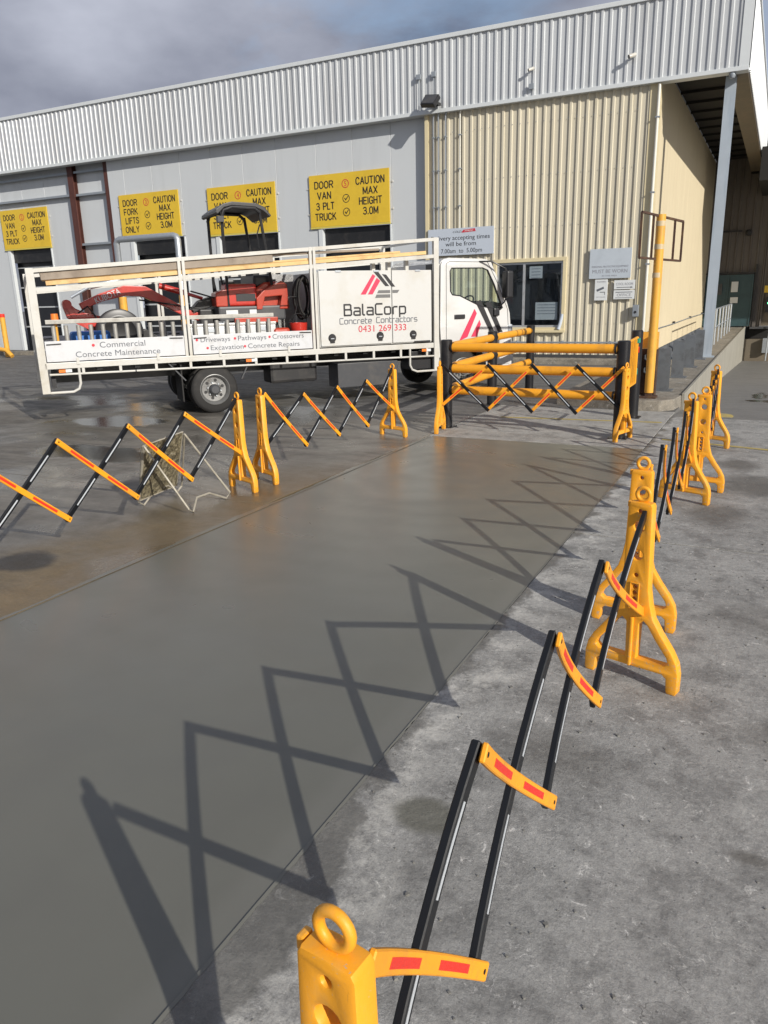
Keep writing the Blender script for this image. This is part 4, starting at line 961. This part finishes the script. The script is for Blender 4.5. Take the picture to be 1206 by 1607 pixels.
for y0 in (0, W-.07):
    T('rear_post', MB().box(-2.55, -2.44, y0, y0+.07, .49, 2.26), 'white_paint', bevel=.006)
    for x in (-.37, 1.76):
        zt_ = 2.24+.0758*(x+2.5)
        T('post', MB().box(x-.055, x-.01, y0, y0+.05, .93, zt_).box(x+.01, x+.055, y0, y0+.05, .93, zt_), 'white_paint', bevel=.004)
    T('front_post', MB().box(4.03, 4.13, y0, y0+.07, .43, 2.73), 'white_paint', bevel=.006)
    T('rack_rail', MB().bar((-2.5, y0+.03, 2.225), (4.1, y0+.03, 2.705), .05, .055), 'white_paint')
    T('rack_rail', MB().bar((-2.44, y0+.03, 1.965), (4.03, y0+.03, 2.42), .05, .06), 'white_paint')
    for i, (xa, xb) in enumerate(((-2.43, -.43), (-.30, 1.69))):
        bd = T('side_board', MB().box(xa, xb, y0-.001, y0+.03, .95, 1.245), 'white_board', bevel=.004)
        build('latch', MB().bar((xa+.02, y0-.012, 1.20), (xa+.22, y0-.012, 1.205), .012, .014), 'black_metal', bd)
        build('latch', MB().bar((xb-.22, y0-.012, 1.22), (xb-.02, y0-.012, 1.215), .012, .014), 'black_metal', bd)
        if y0 == 0:
            for x in (xa+.42, xb-.42): build('hinge', MB().box(x-.02, x+.02, -.015, 0, .90, 1.0), 'white_paint', bd)
            if i == 0:
                text('Commercial', .085, -1.35, -.003, 1.125, 'text_grey', bd, width=.66)
                text('Concrete Maintenance', .085, -1.42, -.003, 1.0, 'text_grey', bd, width=1.22)
                build('bullet', MB().lathe([(-.004, 0), (-.004, .022), (0, .022)], (-1.77, -.001, 1.165), 'y', 12), 'text_red', bd)
            else:
                text('Driveways', .075, .06, -.003, 1.135, 'text_grey', bd, width=.47)
                text('Pathways', .075, .66, -.003, 1.135, 'text_grey', bd, width=.47)
                text('Crossovers', .075, 1.27, -.003, 1.135, 'text_grey', bd, width=.54)
                text('Excavation', .075, .24, -.003, 1.005, 'text_grey', bd, width=.53)
                text('Concrete Repairs', .075, 1.02, -.003, 1.005, 'text_grey', bd, width=.88)
                for bx, bz in ((-.235, 1.17), (.375, 1.17), (.95, 1.17), (-.075, 1.04), (.53, 1.04)):
                    build('bullet', MB().lathe([(-.004, 0), (-.004, .02), (0, .02)], (bx, -.001, bz), 'y', 12), 'text_red', bd)
for x in (-2.5, -.37, 1.76, 4.08):
    z = 2.225+.0727*(x+2.5)
    T('cross_bar', MB().box(x-.02, x+.02, .07, W-.07, z-.02, z+.02), 'white_paint')
T('tail_board', MB().box(-2.47, -2.445, .08, W-.08, .93, 1.22), 'white_paint')
for x in (-2.2, .62, 3.86):
    rf = T('side_marker', MB().box(x-.09, x+.0, -.012, .005, .79, .835), 'lamp_orange')
    build('reflector', MB().box(x+.003, x+.09, -.012, .005, .79, .835), 'paper', rf)
# cabinet
cb = T('cabinet', MB().box(1.83, 3.985, .03, W-.03, .95, 2.17), 'box_paint', bevel=.008)
dr1 = build('cabinet_door', MB().box(1.85, 3.185, .0, .028, .97, 2.19), 'box_paint', cb, bevel=.005)
dr2 = build('cabinet_door', MB().box(3.20, 3.975, .0, .028, .97, 2.19), 'box_paint', cb, bevel=.005)
build('door_handle', MB().box(3.62, 3.94, -.012, .0, .955, .985), 'black_metal', cb)
for x, d_ in ((2.05, dr1), (2.95, dr1), (3.60, dr2)):
    lk = build('lock', MB().lathe([(-.014, 0), (-.014, .060), (0, .072)], (x, 0, 1.10), 'y', 18).box(x-.04, x+.04, -.016, 0, 1.02, 1.06), 'black_plastic', d_, smooth=True)
    build('lock_handle', MB().box(x-.030, x+.030, -.022, -.0145, 1.085, 1.10), 'galvanised', lk)
def quad(a, b, c, d, y=-.004, t=.003): return MB().prism([a, b, c, d], y, y+t, 'xz')
# emblem: red and black slanted bars over two grey bars
lx, lz = 2.60, 1.80
build('emblem', quad((lx, lz), (lx+.095, lz), (lx+.285, lz+.30), (lx+.235, lz+.33)), 'logo_red', dr1)
build('emblem', quad((lx+.135, lz), (lx+.225, lz), (lx+.375, lz+.22), (lx+.31, lz+.27)), 'logo_red', dr1)
build('emblem', quad((lx+.26, lz+.36), (lx+.345, lz+.36), (lx+.545, lz+.13), (lx+.47, lz+.13)), 'text_black', dr1)
build('emblem', quad((lx+.41, lz+.33), (lx+.49, lz+.32), (lx+.66, lz+.12), (lx+.585, lz+.12)), 'text_black', dr1)
build('emblem', quad((lx+.34, lz+.065), (lx+.31, lz+.015), (lx+.56, lz+.015), (lx+.56, lz+.065)), 'logo_grey', dr1)
build('emblem', quad((3.205, lz+.015), (lx+.70, lz+.015), (lx+.74, lz+.065), (3.205, lz+.065)), 'logo_grey', dr2)
build('emblem', quad((lx+.27, lz-.06), (lx+.30, lz-.005), (lx+.56, lz-.005), (lx+.56, lz-.06)), 'logo_grey', dr1)
techno('BalaCorp', .175, 2.87, -.004, 1.465, .028, 'text_black', dr1, 1.16)
techno('Concrete Contractors', .092, 2.94, -.004, 1.325, .013, 'text_grey', dr1, 1.48)
text('0431 269 333', .11, 3.0, -.004, 1.18, 'text_red', dr1, width=.92)
# items on the cabinet roof (glimpsed): small pods
for x in (2.95, 3.25, 3.6): T('roof_stay', MB().box(x-.03, x+.03, .2, .28, 2.17, 2.36), 'white_paint')
for x in (2.2, 2.9, 3.7): build('hinge', MB().box(x-.05, x+.05, -.012, .0, 2.165, 2.195), 'galvanised', cb, bevel=.003)
T('tie_hook', MB().tube([(-1.2, -.01, .77), (-1.2, -.03, .74), (-1.2, .0, .71)], .007, 6), 'black_metal')
# chassis, running gear
T('chassis_rail', MB().box(-2.35, 5.4, .75, .82, .58, .82), 'black_metal')
T('chassis_rail', MB().box(-2.35, 5.4, 1.43, 1.50, .58, .82), 'black_metal')
for k in range(12): T('cross_member', MB().box(-2.3+k*.55, -2.22+k*.55, .08, W-.08, .80, .868), 'black_metal')
T('under_box', MB().box(2.17, 3.33, .10, .55, .24, .66), 'dark_grey', bevel=.012)
T('fuel_tank', MB().box(1.0, 1.85, .25, .7, .38, .75), 'black_metal', bevel=.05)
T('air_tank', MB().tube([(1.15, .95, .5), (1.7, .95, .5)], .13, 12), 'black_metal')
T('battery_box', MB().box(3.62, 4.05, .12, .5, .46, .80), 'black_plastic', bevel=.02)
T('rear_axle', MB().tube([(0, .2, .375), (0, W-.2, .375)], .07, 10), 'black_metal')
T('mud_flap', MB().box(-.52, -.50, .05, .55, .22, .80), 'black_rubber')
T('mud_guard', MB().bar((.45, .06, .52), (.62, .06, .84), .03, .02).bar((-.45, .06, .55), (-.70, .06, .84), .03, .02), 'dark_grey')
T('hub_light', MB().box(-2.40, -2.34, .1, .5, .56, .70), 'black_plastic')
def tyre(mbx, y, s, R_=.378, w=.20):
    pr = [(0, .245), (.008, .27), (.004, .33), (.02, .362), (.04, R_), (w-.04, R_), (w-.02, .362), (w-.004, .33), (w-.008, .27), (w, .245)]
    return MB().lathe([(y+s*o, r) for o, r in pr], mbx, 'y', 40)
def wheel(x, y, s, rear=True):
    """y is the outer face of the tyre, s = +1 when the truck's middle lies towards +y"""
    c = (x, 0, .378)
    w = T('wheel', tyre(c, y, s), 'black_rubber', smooth=True)
    # tread grooves
    mb = MB()
    for o in (.06, .10, .14): mb.lathe([(y+s*(o-.004), .3795), (y+s*(o+.004), .3795)], c, 'y', 40)
    build('tread_groove', mb, 'black_metal', w)
    dish = .085 if rear else .02
    pr = [(.004, .247), (.0, .235), (.02, .222), (.03, .21), (dish, .195), (dish+.005, .12), (dish-.01 if rear else dish-.03, .10), (dish-.02 if rear else dish-.04, .0)]
    build('rim', MB().lathe([(y+s*o, r) for o, r in pr], c, 'y', 32), 'rim_metal', w, smooth=True)
    if rear:
        build('hub', MB().lathe([(y+s*.08, .085), (y+s*.0, .08), (y-s*.02, .06), (y-s*.02, 0)], c, 'y', 20), 'dark_grey', w, smooth=True)
    else:
        build('hub', MB().lathe([(y+s*.0, .075), (y-s*.04, .07), (y-s*.055, .05), (y-s*.055, 0)], c, 'y', 20), 'rim_metal', w, smooth=True)
    for k in range(6):
        a = k*math.pi/3+.3; q = (x+.145*math.cos(a), 0, .378+.145*math.sin(a))
        build('rim_hole', MB().lathe([(y+s*(dish+.001), .026), (y+s*(dish-.002), .024), (y+s*(dish-.002), 0)], q, 'y', 10), 'black_metal', w)
        q = (x+.108*math.cos(a+.5), 0, .378+.108*math.sin(a+.5))
        build('wheel_nut', MB().lathe([(y+s*(dish), .014), (y+s*(dish-.03), .012), (y+s*(dish-.03), 0)], q, 'y', 6), 'galvanised', w)
    return w
wheel(0, .04, 1); wheel(0, W-.04, -1); T('inner_tyre', tyre((0, 0, .378), .27, 1), 'black_rubber', smooth=True); T('inner_tyre', tyre((0, 0, .378), W-.27, -1), 'black_rubber', smooth=True)
wheel(4.74, .16, 1, False); wheel(4.74, W-.16, -1, False)

# cab
cab = thing('cab', '', '', (0, 0, 0)); del cab['label']; del cab['category']; cab.parent = tk
CY0, CY1 = .12, 2.10
side = [(4.24, .62), (4.20, 1.2), (4.22, 2.28), (4.27, 2.36), (4.36, 2.39), (5.18, 2.37), (5.28, 2.33), (5.42, 2.06), (5.66, 1.58), (5.72, 1.40), (5.755, 1.05), (5.77, .62), (5.74, .46), (5.20, .46), (5.20, .62)]
arch = [(4.74+.47*math.cos(a), .40+.53*math.sin(a)) for a in [R(10+k*16) for k in range(11)]]
side = side[:-1] + arch
winp = [(4.44, 2.22), (5.10, 2.22), (5.21, 2.18), (5.36, 1.92), (5.55, 1.50), (5.50, 1.47), (5.05, 1.55), (4.62, 1.74), (4.46, 1.76), (4.42, 1.82), (4.41, 2.17)]
for y, s in ((CY0, 1), (CY1, -1)):
    sp_ = flat_plate('side_panel', side, [winp[::-1]], .03, .012, 'cab_paint', cab, lambda u, v, w, y=y: (u, y+w, v))
    build('window_seal', MB().tube([(x, y-s*.028, z) for x, z in winp], .012, 6, closed=True), 'black_plastic', cab)
    build('side_window', MB().prism(winp, y-.004, y+.004, 'xz'), 'cab_glass', cab)
    dl = [(4.33, .98), (4.33, 2.30), (4.40, 2.335), (5.20, 2.325), (5.40, 2.0), (5.66, 1.48), (5.70, .98)]
    mb = MB()
    for a, b in zip(dl[:-1], dl[1:]): mb.bar((a[0], y-s*.032, a[1]), (b[0], y-s*.032, b[1]), .006, .007, (0, 1, 0))
    build('door_gap', mb, 'black_metal', cab)
    build('door_handle', MB().box(4.50, 4.72, y-s*.055, y-s*.028, 1.33, 1.41), 'black_plastic', cab, bevel=.012)
    if s == 1:
        Yl = y-.0335
        def cq(*pts): return MB().prism(list(pts), Yl-.003, Yl, 'xz')
        build('door_emblem', cq((4.60, .93), (4.78, 1.00), (4.98, 1.42), (4.93, 1.50)), 'logo_red', cab)
        build('door_emblem', cq((4.86, 1.0), (4.99, 1.0), (5.07, 1.22), (5.04, 1.30)), 'logo_red', cab)
        build('door_emblem', cq((4.95, 1.62), (5.06, 1.66), (5.38, 1.06), (5.27, 1.08)), 'text_black', cab)
        build('door_emblem', cq((5.16, 1.60), (5.27, 1.62), (5.56, 1.06), (5.46, 1.06)), 'text_black', cab)
def strip_yz(path, y0, y1, th):
    mb = MB()
    for (x0, z0), (x1, z1) in zip(path[:-1], path[1:]):
        mb.bar(((x0+x1)/2-(x1-x0)*.5, (y0+y1)/2, (z0+z1)/2-(z1-z0)*.5), ((x0+x1)/2+(x1-x0)*.52, (y0+y1)/2, (z0+z1)/2+(z1-z0)*.52), y1-y0, th, (0, 0, 1) if abs(x1-x0) > abs(z1-z0) else (1, 0, 0))
    return mb
build('roof', strip_yz([(4.23, 2.30), (4.29, 2.36), (4.40, 2.385), (5.17, 2.365), (5.28, 2.31)], CY0+.01, CY1-.01, .03), 'cab_paint', cab, smooth=True)
build('back_panel', MB().box(4.205, 4.235, CY0+.02, CY1-.02, .65, 2.30), 'cab_paint', cab)
build('front_panel', MB().prism([(5.66, 1.56), (5.73, 1.38), (5.76, 1.0), (5.77, .5), (5.70, .5), (5.68, 1.0), (5.62, 1.5)], CY0+.03, CY1-.03, 'xz'), 'cab_paint', cab)
build('bumper', MB().box(5.55, 5.84, CY0-.01, CY1+.01, .34, .62), 'cab_paint', cab, bevel=.03)
build('windscreen', MB().prism([(5.29, 2.30), (5.42, 2.04), (5.65, 1.58), (5.64, 1.57), (5.41, 2.03), (5.28, 2.29)], CY0+.05, CY1-.05, 'xz'), 'cab_glass', cab)
build('floor', MB().box(4.25, 5.6, CY0+.03, CY1-.03, 1.0, 1.05), 'black_plastic', cab)
build('dashboard', MB().prism([(5.25, 1.1), (5.22, 1.55), (5.32, 1.64), (5.60, 1.58), (5.6, 1.1)], CY0+.04, CY1-.04, 'xz'), 'black_plastic', cab, bevel=.02)
build('seat', MB().box(4.4, 4.95, .35, .85, 1.05, 1.40).box(4.32, 4.45, .35, .85, 1.4, 1.72), 'seat_black', cab, bevel=.04)
build('seat', MB().box(4.4, 4.95, 1.2, 1.9, 1.05, 1.40).box(4.32, 4.45, 1.2, 1.9, 1.4, 1.72), 'seat_black', cab, bevel=.04)
sw = [(5.10+.10*math.cos(a)*.5, .60+.19*math.sin(a), 1.64+.16*math.cos(a)*.6) for a in [2*math.pi*k/20 for k in range(20)]]
build('steering_wheel', MB().tube(sw, .014, 8, closed=True).tube([(5.10, .60, 1.64), (5.25, .6, 1.5)], .02, 8), 'black_plastic', cab, smooth=True)
build('wheel_arch', MB().tube([(4.74+.475*math.cos(a), .14, .40+.53*math.sin(a)) for a in [R(5+k*17) for k in range(11)]], .02, 8), 'black_plastic', cab, smooth=True)
build('head_lamp', MB().box(5.66, 5.79, CY0-.035, CY0+.28, 1.0, 1.20), 'galvanised', cab, bevel=.03)
build('head_lamp', MB().box(5.66, 5.79, CY1-.28, CY1+.035, 1.0, 1.20), 'galvanised', cab, bevel=.03)
build('side_indicator', MB().box(5.60, 5.70, CY0-.035, CY0-.028, .82, .90), 'paper', cab)
build('step', MB().box(4.98, 5.28, CY0-.02, CY0+.2, .50, .56), 'black_plastic', cab)
build('intake', MB().box(4.10, 4.20, .20, .45, .9, 2.30), 'black_plastic', cab, bevel=.02)
for y, s in ((CY0, -1), (CY1, 1)):
    mr = build('wing_mirror', MB().box(5.46, 5.60, y+s*.12, y+s*.30, 1.68, 2.16), 'black_plastic', cab, bevel=.035, seg=3)
    build('mirror_arm', MB().tube([(5.02, y+s*.02, 2.33), (5.20, y+s*.16, 2.33), (5.48, y+s*.21, 2.20), (5.53, y+s*.21, 1.9), (5.50, y+s*.18, 1.62), (5.40, y+s*.02, 1.45)], .014, 8), 'black_plastic', mr, smooth=True)
    build('mirror_foot', MB().box(5.34, 5.46, y+s*.02, y+s*.08, 1.36, 1.50), 'black_plastic', mr, bevel=.02)

# load on the truck -- each item in the truck's own frame
TM = Matrix.Translation((-7.96, 9.69, 0)) @ Matrix.Rotation(R(52.3), 4, 'Z')
def load(name, label, cat, at=(0, 0, 0), group=None):
    t = thing(name, label, cat, TM @ Vector(at), R(52.3), group); return t
def plank(l0, z0, l1, z1, y, w, h, mat, label):
    t = load('timber_plank', label, 'plank', (l0, y, z0), 'timber planks on the truck rack')
    build('board', MB().bar((0, 0, 0), (l1-l0, 0, z1-z0), w, h), mat, t, bevel=.004, seg=1)
rz_ = lambda l: 2.0+.0703*(l+2.44)
plank(-2.30, rz_(-2.30)+.045, 3.90, rz_(3.90)+.035, .11, .14, .06, 'timber_pine', 'long pale pine plank lying lowest in the truck rack')
plank(-2.34, rz_(-2.34)+.095, 3.4, rz_(3.4)+.083, .15, .18, .03, 'timber_pine', 'thin pine batten on top of the lowest plank in the rack')
plank(-2.36, rz_(-2.36)+.150, 1.10, rz_(1.10)+.150, .12, .16, .12, 'timber_grey', 'weathered grey plank over the pine planks at the rear of the rack')
plank(.25, rz_(.25)+.225, 3.0, rz_(3.0)+.15, .14, .15, .035, 'timber_grey', 'thin grey plank slanting across the front part of the rack')
ld = load('ladder', 'worn aluminium ladder lying on edge along the truck tray', 'ladder', (-2.38, .12, .96))
build('rail', MB().box(0, 3.45, -.03, .03, .525, .585), 'ladder_metal', ld, bevel=.004)
build('rail', MB().box(0, 3.45, -.03, .03, .0, .06), 'ladder_metal', ld, bevel=.004)
for k in range(20):
    x = .10+k*.172
    build('rung', MB().tube([(x, 0, .05), (x, 0, .50)], .032, 10), 'ladder_metal', ld, smooth=True)
tb = load('tool_box', 'low silver checker plate tool box beside the excavator', 'tool box', (-.28, .12, .935))
build('body', MB().box(0, 1.40, .05, .5, 0, .42), 'aluminium', tb, bevel=.006)
build('lid', MB().box(-.01, 1.41, .04, .51, .425, .47), 'checker', tb, bevel=.006)
for x in (.25, 1.1): build('latch', MB().box(x, x+.12, .03, .049, .34, .40), 'galvanised', tb)
spt = load('spare_tyre', 'black spare tyre standing on the truck tray behind the ladder', 'tyre', (-1.28, .72, .93))
build('tread', tyre((0, 0, .38), 0, 1, .35, .18), 'black_plastic', spt, smooth=True)
build('rim', MB().lathe([(.01, .247), (.03, .2), (.05, .1), (.05, 0)], (0, 0, .38), 'y', 24), 'black_metal', spt, smooth=True)
bt = load('blue_tarp', 'blue folded sheet on the tray behind the ladder rungs', 'tarp', (-1.75, .5, .93))
build('sheet', MB().box(-.28, .30, 0, .4, 0, .42), 'blue_plastic', bt, bevel=.06, seg=3)
wl_ = load('warning_lamp', 'small orange lamp on a stem at the rear of the ladder', 'lamp', (-2.24, .2, .93))
build('lamp', MB().tube([(0, 0, .56), (0, 0, .70)], [.06, .05], 12), 'lamp_orange', wl_, smooth=True)
build('stem', MB().tube([(0, 0, 0), (0, 0, .56)], .025, 8), 'pole_yellow', wl_, smooth=True)
# hose coil on the cabinet wall, plate behind it
cp = load('checker_plate', 'silver checker plate panel standing behind the hose coil', 'metal panel', (1.45, 1.15, .93))
build('sheet', MB().box(-.05, .36, 0, .02, 0, 1.25), 'checker', cp)
cp2 = load('grey_panel_board', 'grey board standing between the excavator and the checker plate', 'board', (1.28, 1.05, .93))
build('sheet', MB().box(-.02, .17, 0, .03, 0, 1.17), 'dark_grey', cp2)
hc = load('hose_coil', 'black hose coiled against the cabinet end beside the excavator', 'hose', (1.68, .35, .93))
for k in range(7):
    n = 26; rx = .10+.014*(k % 4); rz2 = .30+.02*(k % 3)
    pts = [(rx*math.cos(2*math.pi*i/n)+.01*math.sin(k), -.10+.035*k, .86-.03*(k % 2)+rz2*math.sin(2*math.pi*i/n)) for i in range(n)]
    build('loop', MB().tube(pts, .017, 8, closed=True), 'black_rubber', hc, smooth=True)
bk = load('red_bucket', 'red bucket on the tray under the black hose coil', 'bucket', (1.55, .25, .93))
build('pail', MB().lathe([(0, 0), (0, .10), (.44, .15), (.44, .14), (.05, .09)], (0, 0, 0), 'z', 18), 'digger_red', bk, smooth=True)
build('handle', MB().tube([(.15*math.cos(a), 0, .44+.15*math.sin(a)) for a in [math.pi*k/10 for k in range(11)]], .006, 6), 'black_metal', bk)
cf = load('red_cloth', 'crumpled red and white bag on the tray beside the tool box', 'bag', (1.22, .12, .93))
build('bag', MB().box(-.14, .14, 0, .25, 0, .37), 'digger_orange', cf, bevel=.06, seg=3)
sr = load('steel_rod', 'thin bent black rod leaning by the checker plate', 'rod', (1.5, .3, .93))
build('rod', MB().tube([(-.10, 0, .86), (.05, 0, .86), (.08, 0, .80), (-.08, .0, .25)], .011, 6), 'black_metal', sr)

# excavator
ex = load('excavator', 'red and black mini excavator with a dark canopy on the truck tray', 'excavator', (0, 0, .93))
def E_(name, mb, mat, par=None, **k):
    mb.v = [v-Vector((0, 0, .93)) for v in mb.v]
    return build(name, mb, mat, par or ex, **k)
for y in (.55, 1.55):
    tr_ = E_('track', MB().prism([(.05, 1.10), (.16, .95), (1.5, .95), (1.62, 1.10), (1.5, 1.28), (.16, 1.28)], y, y+.22, 'xz'), 'black_rubber', bevel=.03)
    for k in range(6): E_('track_roller', MB().lathe([(-.012, 0), (-.012, .08), (0, .09)], (.25+k*.24, y, 1.1), 'y', 12), 'dark_grey', tr_)
E_('undercarriage', MB().box(.4, 1.3, .77, 1.55, 1.05, 1.38), 'black_metal')
body = E_('body', MB().box(.30, 1.46, .62, 1.72, 1.42, 1.66), 'dark_grey', bevel=.03)
E_('badge', MB().box(.42, .62, .605, .62, 1.50, 1.60), 'paper', body); E_('badge', MB().box(.82, .94, .605, .62, 1.50, 1.60), 'paper', body)
E_('side_cover', MB().box(.55, 1.30, .585, .62, 1.38, 1.47), 'digger_orange', body, bevel=.01)
cow = E_('rear_cowl', MB().prism([(.95, 1.60), (.95, 1.78), (1.10, 1.92), (1.40, 2.06), (1.50, 2.0), (1.52, 1.60), (1.35, 1.60), (1.40, 1.82), (1.10, 1.80), (1.04, 1.60)], .60, .75, 'xz'), 'digger_orange', bevel=.012)
E_('counterweight', MB().prism([(1.0, 1.62), (1.0, 1.95), (1.15, 2.04), (1.42, 2.06), (1.50, 1.98), (1.52, 1.62)], .76, 1.70, 'xz'), 'digger_orange', bevel=.03)
E_('side_tank', MB().box(.45, .98, .66, 1.0, 1.66, 2.02), 'digger_red', bevel=.05, seg=3)
E_('front_cover', MB().prism([(.28, 1.66), (.28, 1.88), (.48, 1.95), (.48, 1.66)], .66, 1.0, 'xz'), 'digger_orange', bevel=.02)
E_('seat', MB().box(.70, 1.05, 1.02, 1.45, 1.80, 2.0).box(1.02, 1.16, 1.02, 1.45, 2.0, 2.42), 'seat_black', bevel=.05, seg=3)
E_('console', MB().box(.52, .72, 1.05, 1.4, 1.66, 2.10), 'black_plastic', bevel=.03)
for y in (.95, 1.5): E_('lever', MB().tube([(.5, y, 1.9), (.44, y, 2.25)], [.012, .02], 8), 'black_plastic')
for (x0, z0, x1, z1, y) in ((.49, 1.66, .48, 3.14, .68), (.49, 1.66, .48, 3.14, 1.62), (1.27, 1.9, 1.12, 3.15, .68), (1.27, 1.9, 1.12, 3.15, 1.62)):
    E_('canopy_post', MB().tube([(x0, y, z0), ((x0*.3+x1*.7), y, z0*.3+z1*.7), (x1, y, z1)], .026, 8), 'black_metal', smooth=True)
E_('canopy', MB().prism([(.38, 3.12), (.39, 3.17), (.52, 3.26), (.66, 3.295), (1.06, 3.28), (1.20, 3.23), (1.31, 3.10), (1.29, 3.07), (1.17, 3.17), (1.04, 3.22), (.66, 3.235), (.53, 3.20), (.42, 3.10)], .64, 1.68, 'xz'), 'black_plastic', bevel=.012)
for y in (.66, 1.66): E_('canopy_rail', MB().tube([(.48, y, 3.06), (.52, y, 3.16), (.66, y, 3.21), (1.04, y, 3.20), (1.12, y, 3.13)], .028, 8), 'black_metal', smooth=True)
E_('grab_handle', MB().tube([(1.10, .64, 2.95), (1.04, .62, 2.80), (1.06, .62, 2.58), (1.12, .63, 2.5), (1.20, .66, 2.56)], .011, 6), 'black_metal')
E_('work_light', MB().box(.40, .50, .60, .72, 2.98, 3.07), 'black_plastic')
E_('dark_cowl', MB().box(.98, 1.30, .80, 1.66, 1.98, 2.16), 'black_plastic', bevel=.04)
E_('side_vent', MB().box(.62, .95, .652, .66, 1.74, 1.86), 'black_plastic')
# boom arches back over the tray
def ribbon(path, ws, y0, y1):
    up, lo = [], []
    for i, (x, z) in enumerate(path):
        a = path[max(i-1, 0)]; b = path[min(i+1, len(path)-1)]; dx, dz = b[0]-a[0], b[1]-a[1]; L_ = math.hypot(dx, dz)
        up.append((x-dz/L_*ws[i]/2, z+dx/L_*ws[i]/2)); lo.append((x+dz/L_*ws[i]/2, z-dx/L_*ws[i]/2))
    return MB().prism(up+lo[::-1], y0, y1, 'xz')
bx = E_('boom', ribbon([(.22, 1.45), (-.12, 1.56), (-.48, 1.76), (-.80, 1.93), (-1.10, 1.95), (-1.45, 1.86), (-1.80, 1.72)], [.12, .13, .15, .175, .16, .13, .10], 1.02, 1.16), 'digger_red', bevel=.012)
t_ = text('KUBOTA', .095, 0, 0, 0, 'paper', bx, width=.42)
t_.location = (-1.36, 1.015, .93-.03); t_.rotation_euler = (0, R(-20), 0)
E_('dipper_arm', ribbon([(-2.02, 1.76), (-1.95, 1.62), (-1.76, 1.52), (-1.38, 1.45), (-1.0, 1.26)], [.11, .20, .20, .16, .12], 1.0, 1.18), 'digger_red', bevel=.012)
E_('arm_knuckle', MB().lathe([(.96, 0), (.96, .07), (1.22, .07), (1.22, 0)], (-2.0, 0, 1.76), 'y', 16), 'digger_red', smooth=True)
E_('dipper_plate', ribbon([(-1.98, 1.70), (-1.88, 1.50), (-1.70, 1.38)], [.07, .09, .05], .98, 1.0), 'digger_red', bevel=.004)
E_('boom_cylinder', MB().tube([(-.55, 1.09, 2.02), (-.15, 1.09, 1.90)], .05, 10).tube([(-.15, 1.09, 1.90), (.15, 1.09, 1.80)], .028, 8), 'digger_red', smooth=True)
E_('arm_cylinder', MB().tube([(-1.92, 1.09, 1.86), (-1.62, 1.09, 2.02)], .022, 8).tube([(-1.62, 1.09, 2.02), (-1.15, 1.09, 2.12)], .045, 10), 'galvanised', smooth=True)
E_('hose', MB().tube([(-1.85, 1.0, 1.62), (-1.70, .98, 1.72), (-1.62, .98, 1.60), (-1.55, .98, 1.45)], .014, 6), 'black_rubber')
E_('hose', MB().tube([(-.9, 1.0, 1.8), (-.4, .98, 1.72), (.1, .98, 1.62), (.35, .98, 1.7)], .014, 6), 'black_rubber')
E_('bucket', MB().prism([(-1.05, 1.30), (-.85, 1.34), (-.66, 1.20), (-.62, 1.02), (-.80, .95), (-1.0, 1.02)], .85, 1.35, 'xz'), 'black_metal', bevel=.01)
E_('swing_bracket', MB().box(.05, .34, .92, 1.26, 1.30, 1.62), 'black_metal', bevel=.02)
E_('boom_base_plate', ribbon([(.30, 1.75), (.10, 1.70), (-.05, 1.60)], [.16, .14, .06], .97, 1.21), 'black_metal', bevel=.01)
E_('blade', MB().box(1.62, 1.70, .5, 1.8, .95, 1.28), 'black_metal')
E_('thin_strut', MB().tube([(-.10, .80, 1.92), (.30, .80, 1.80)], .014, 6), 'black_metal')
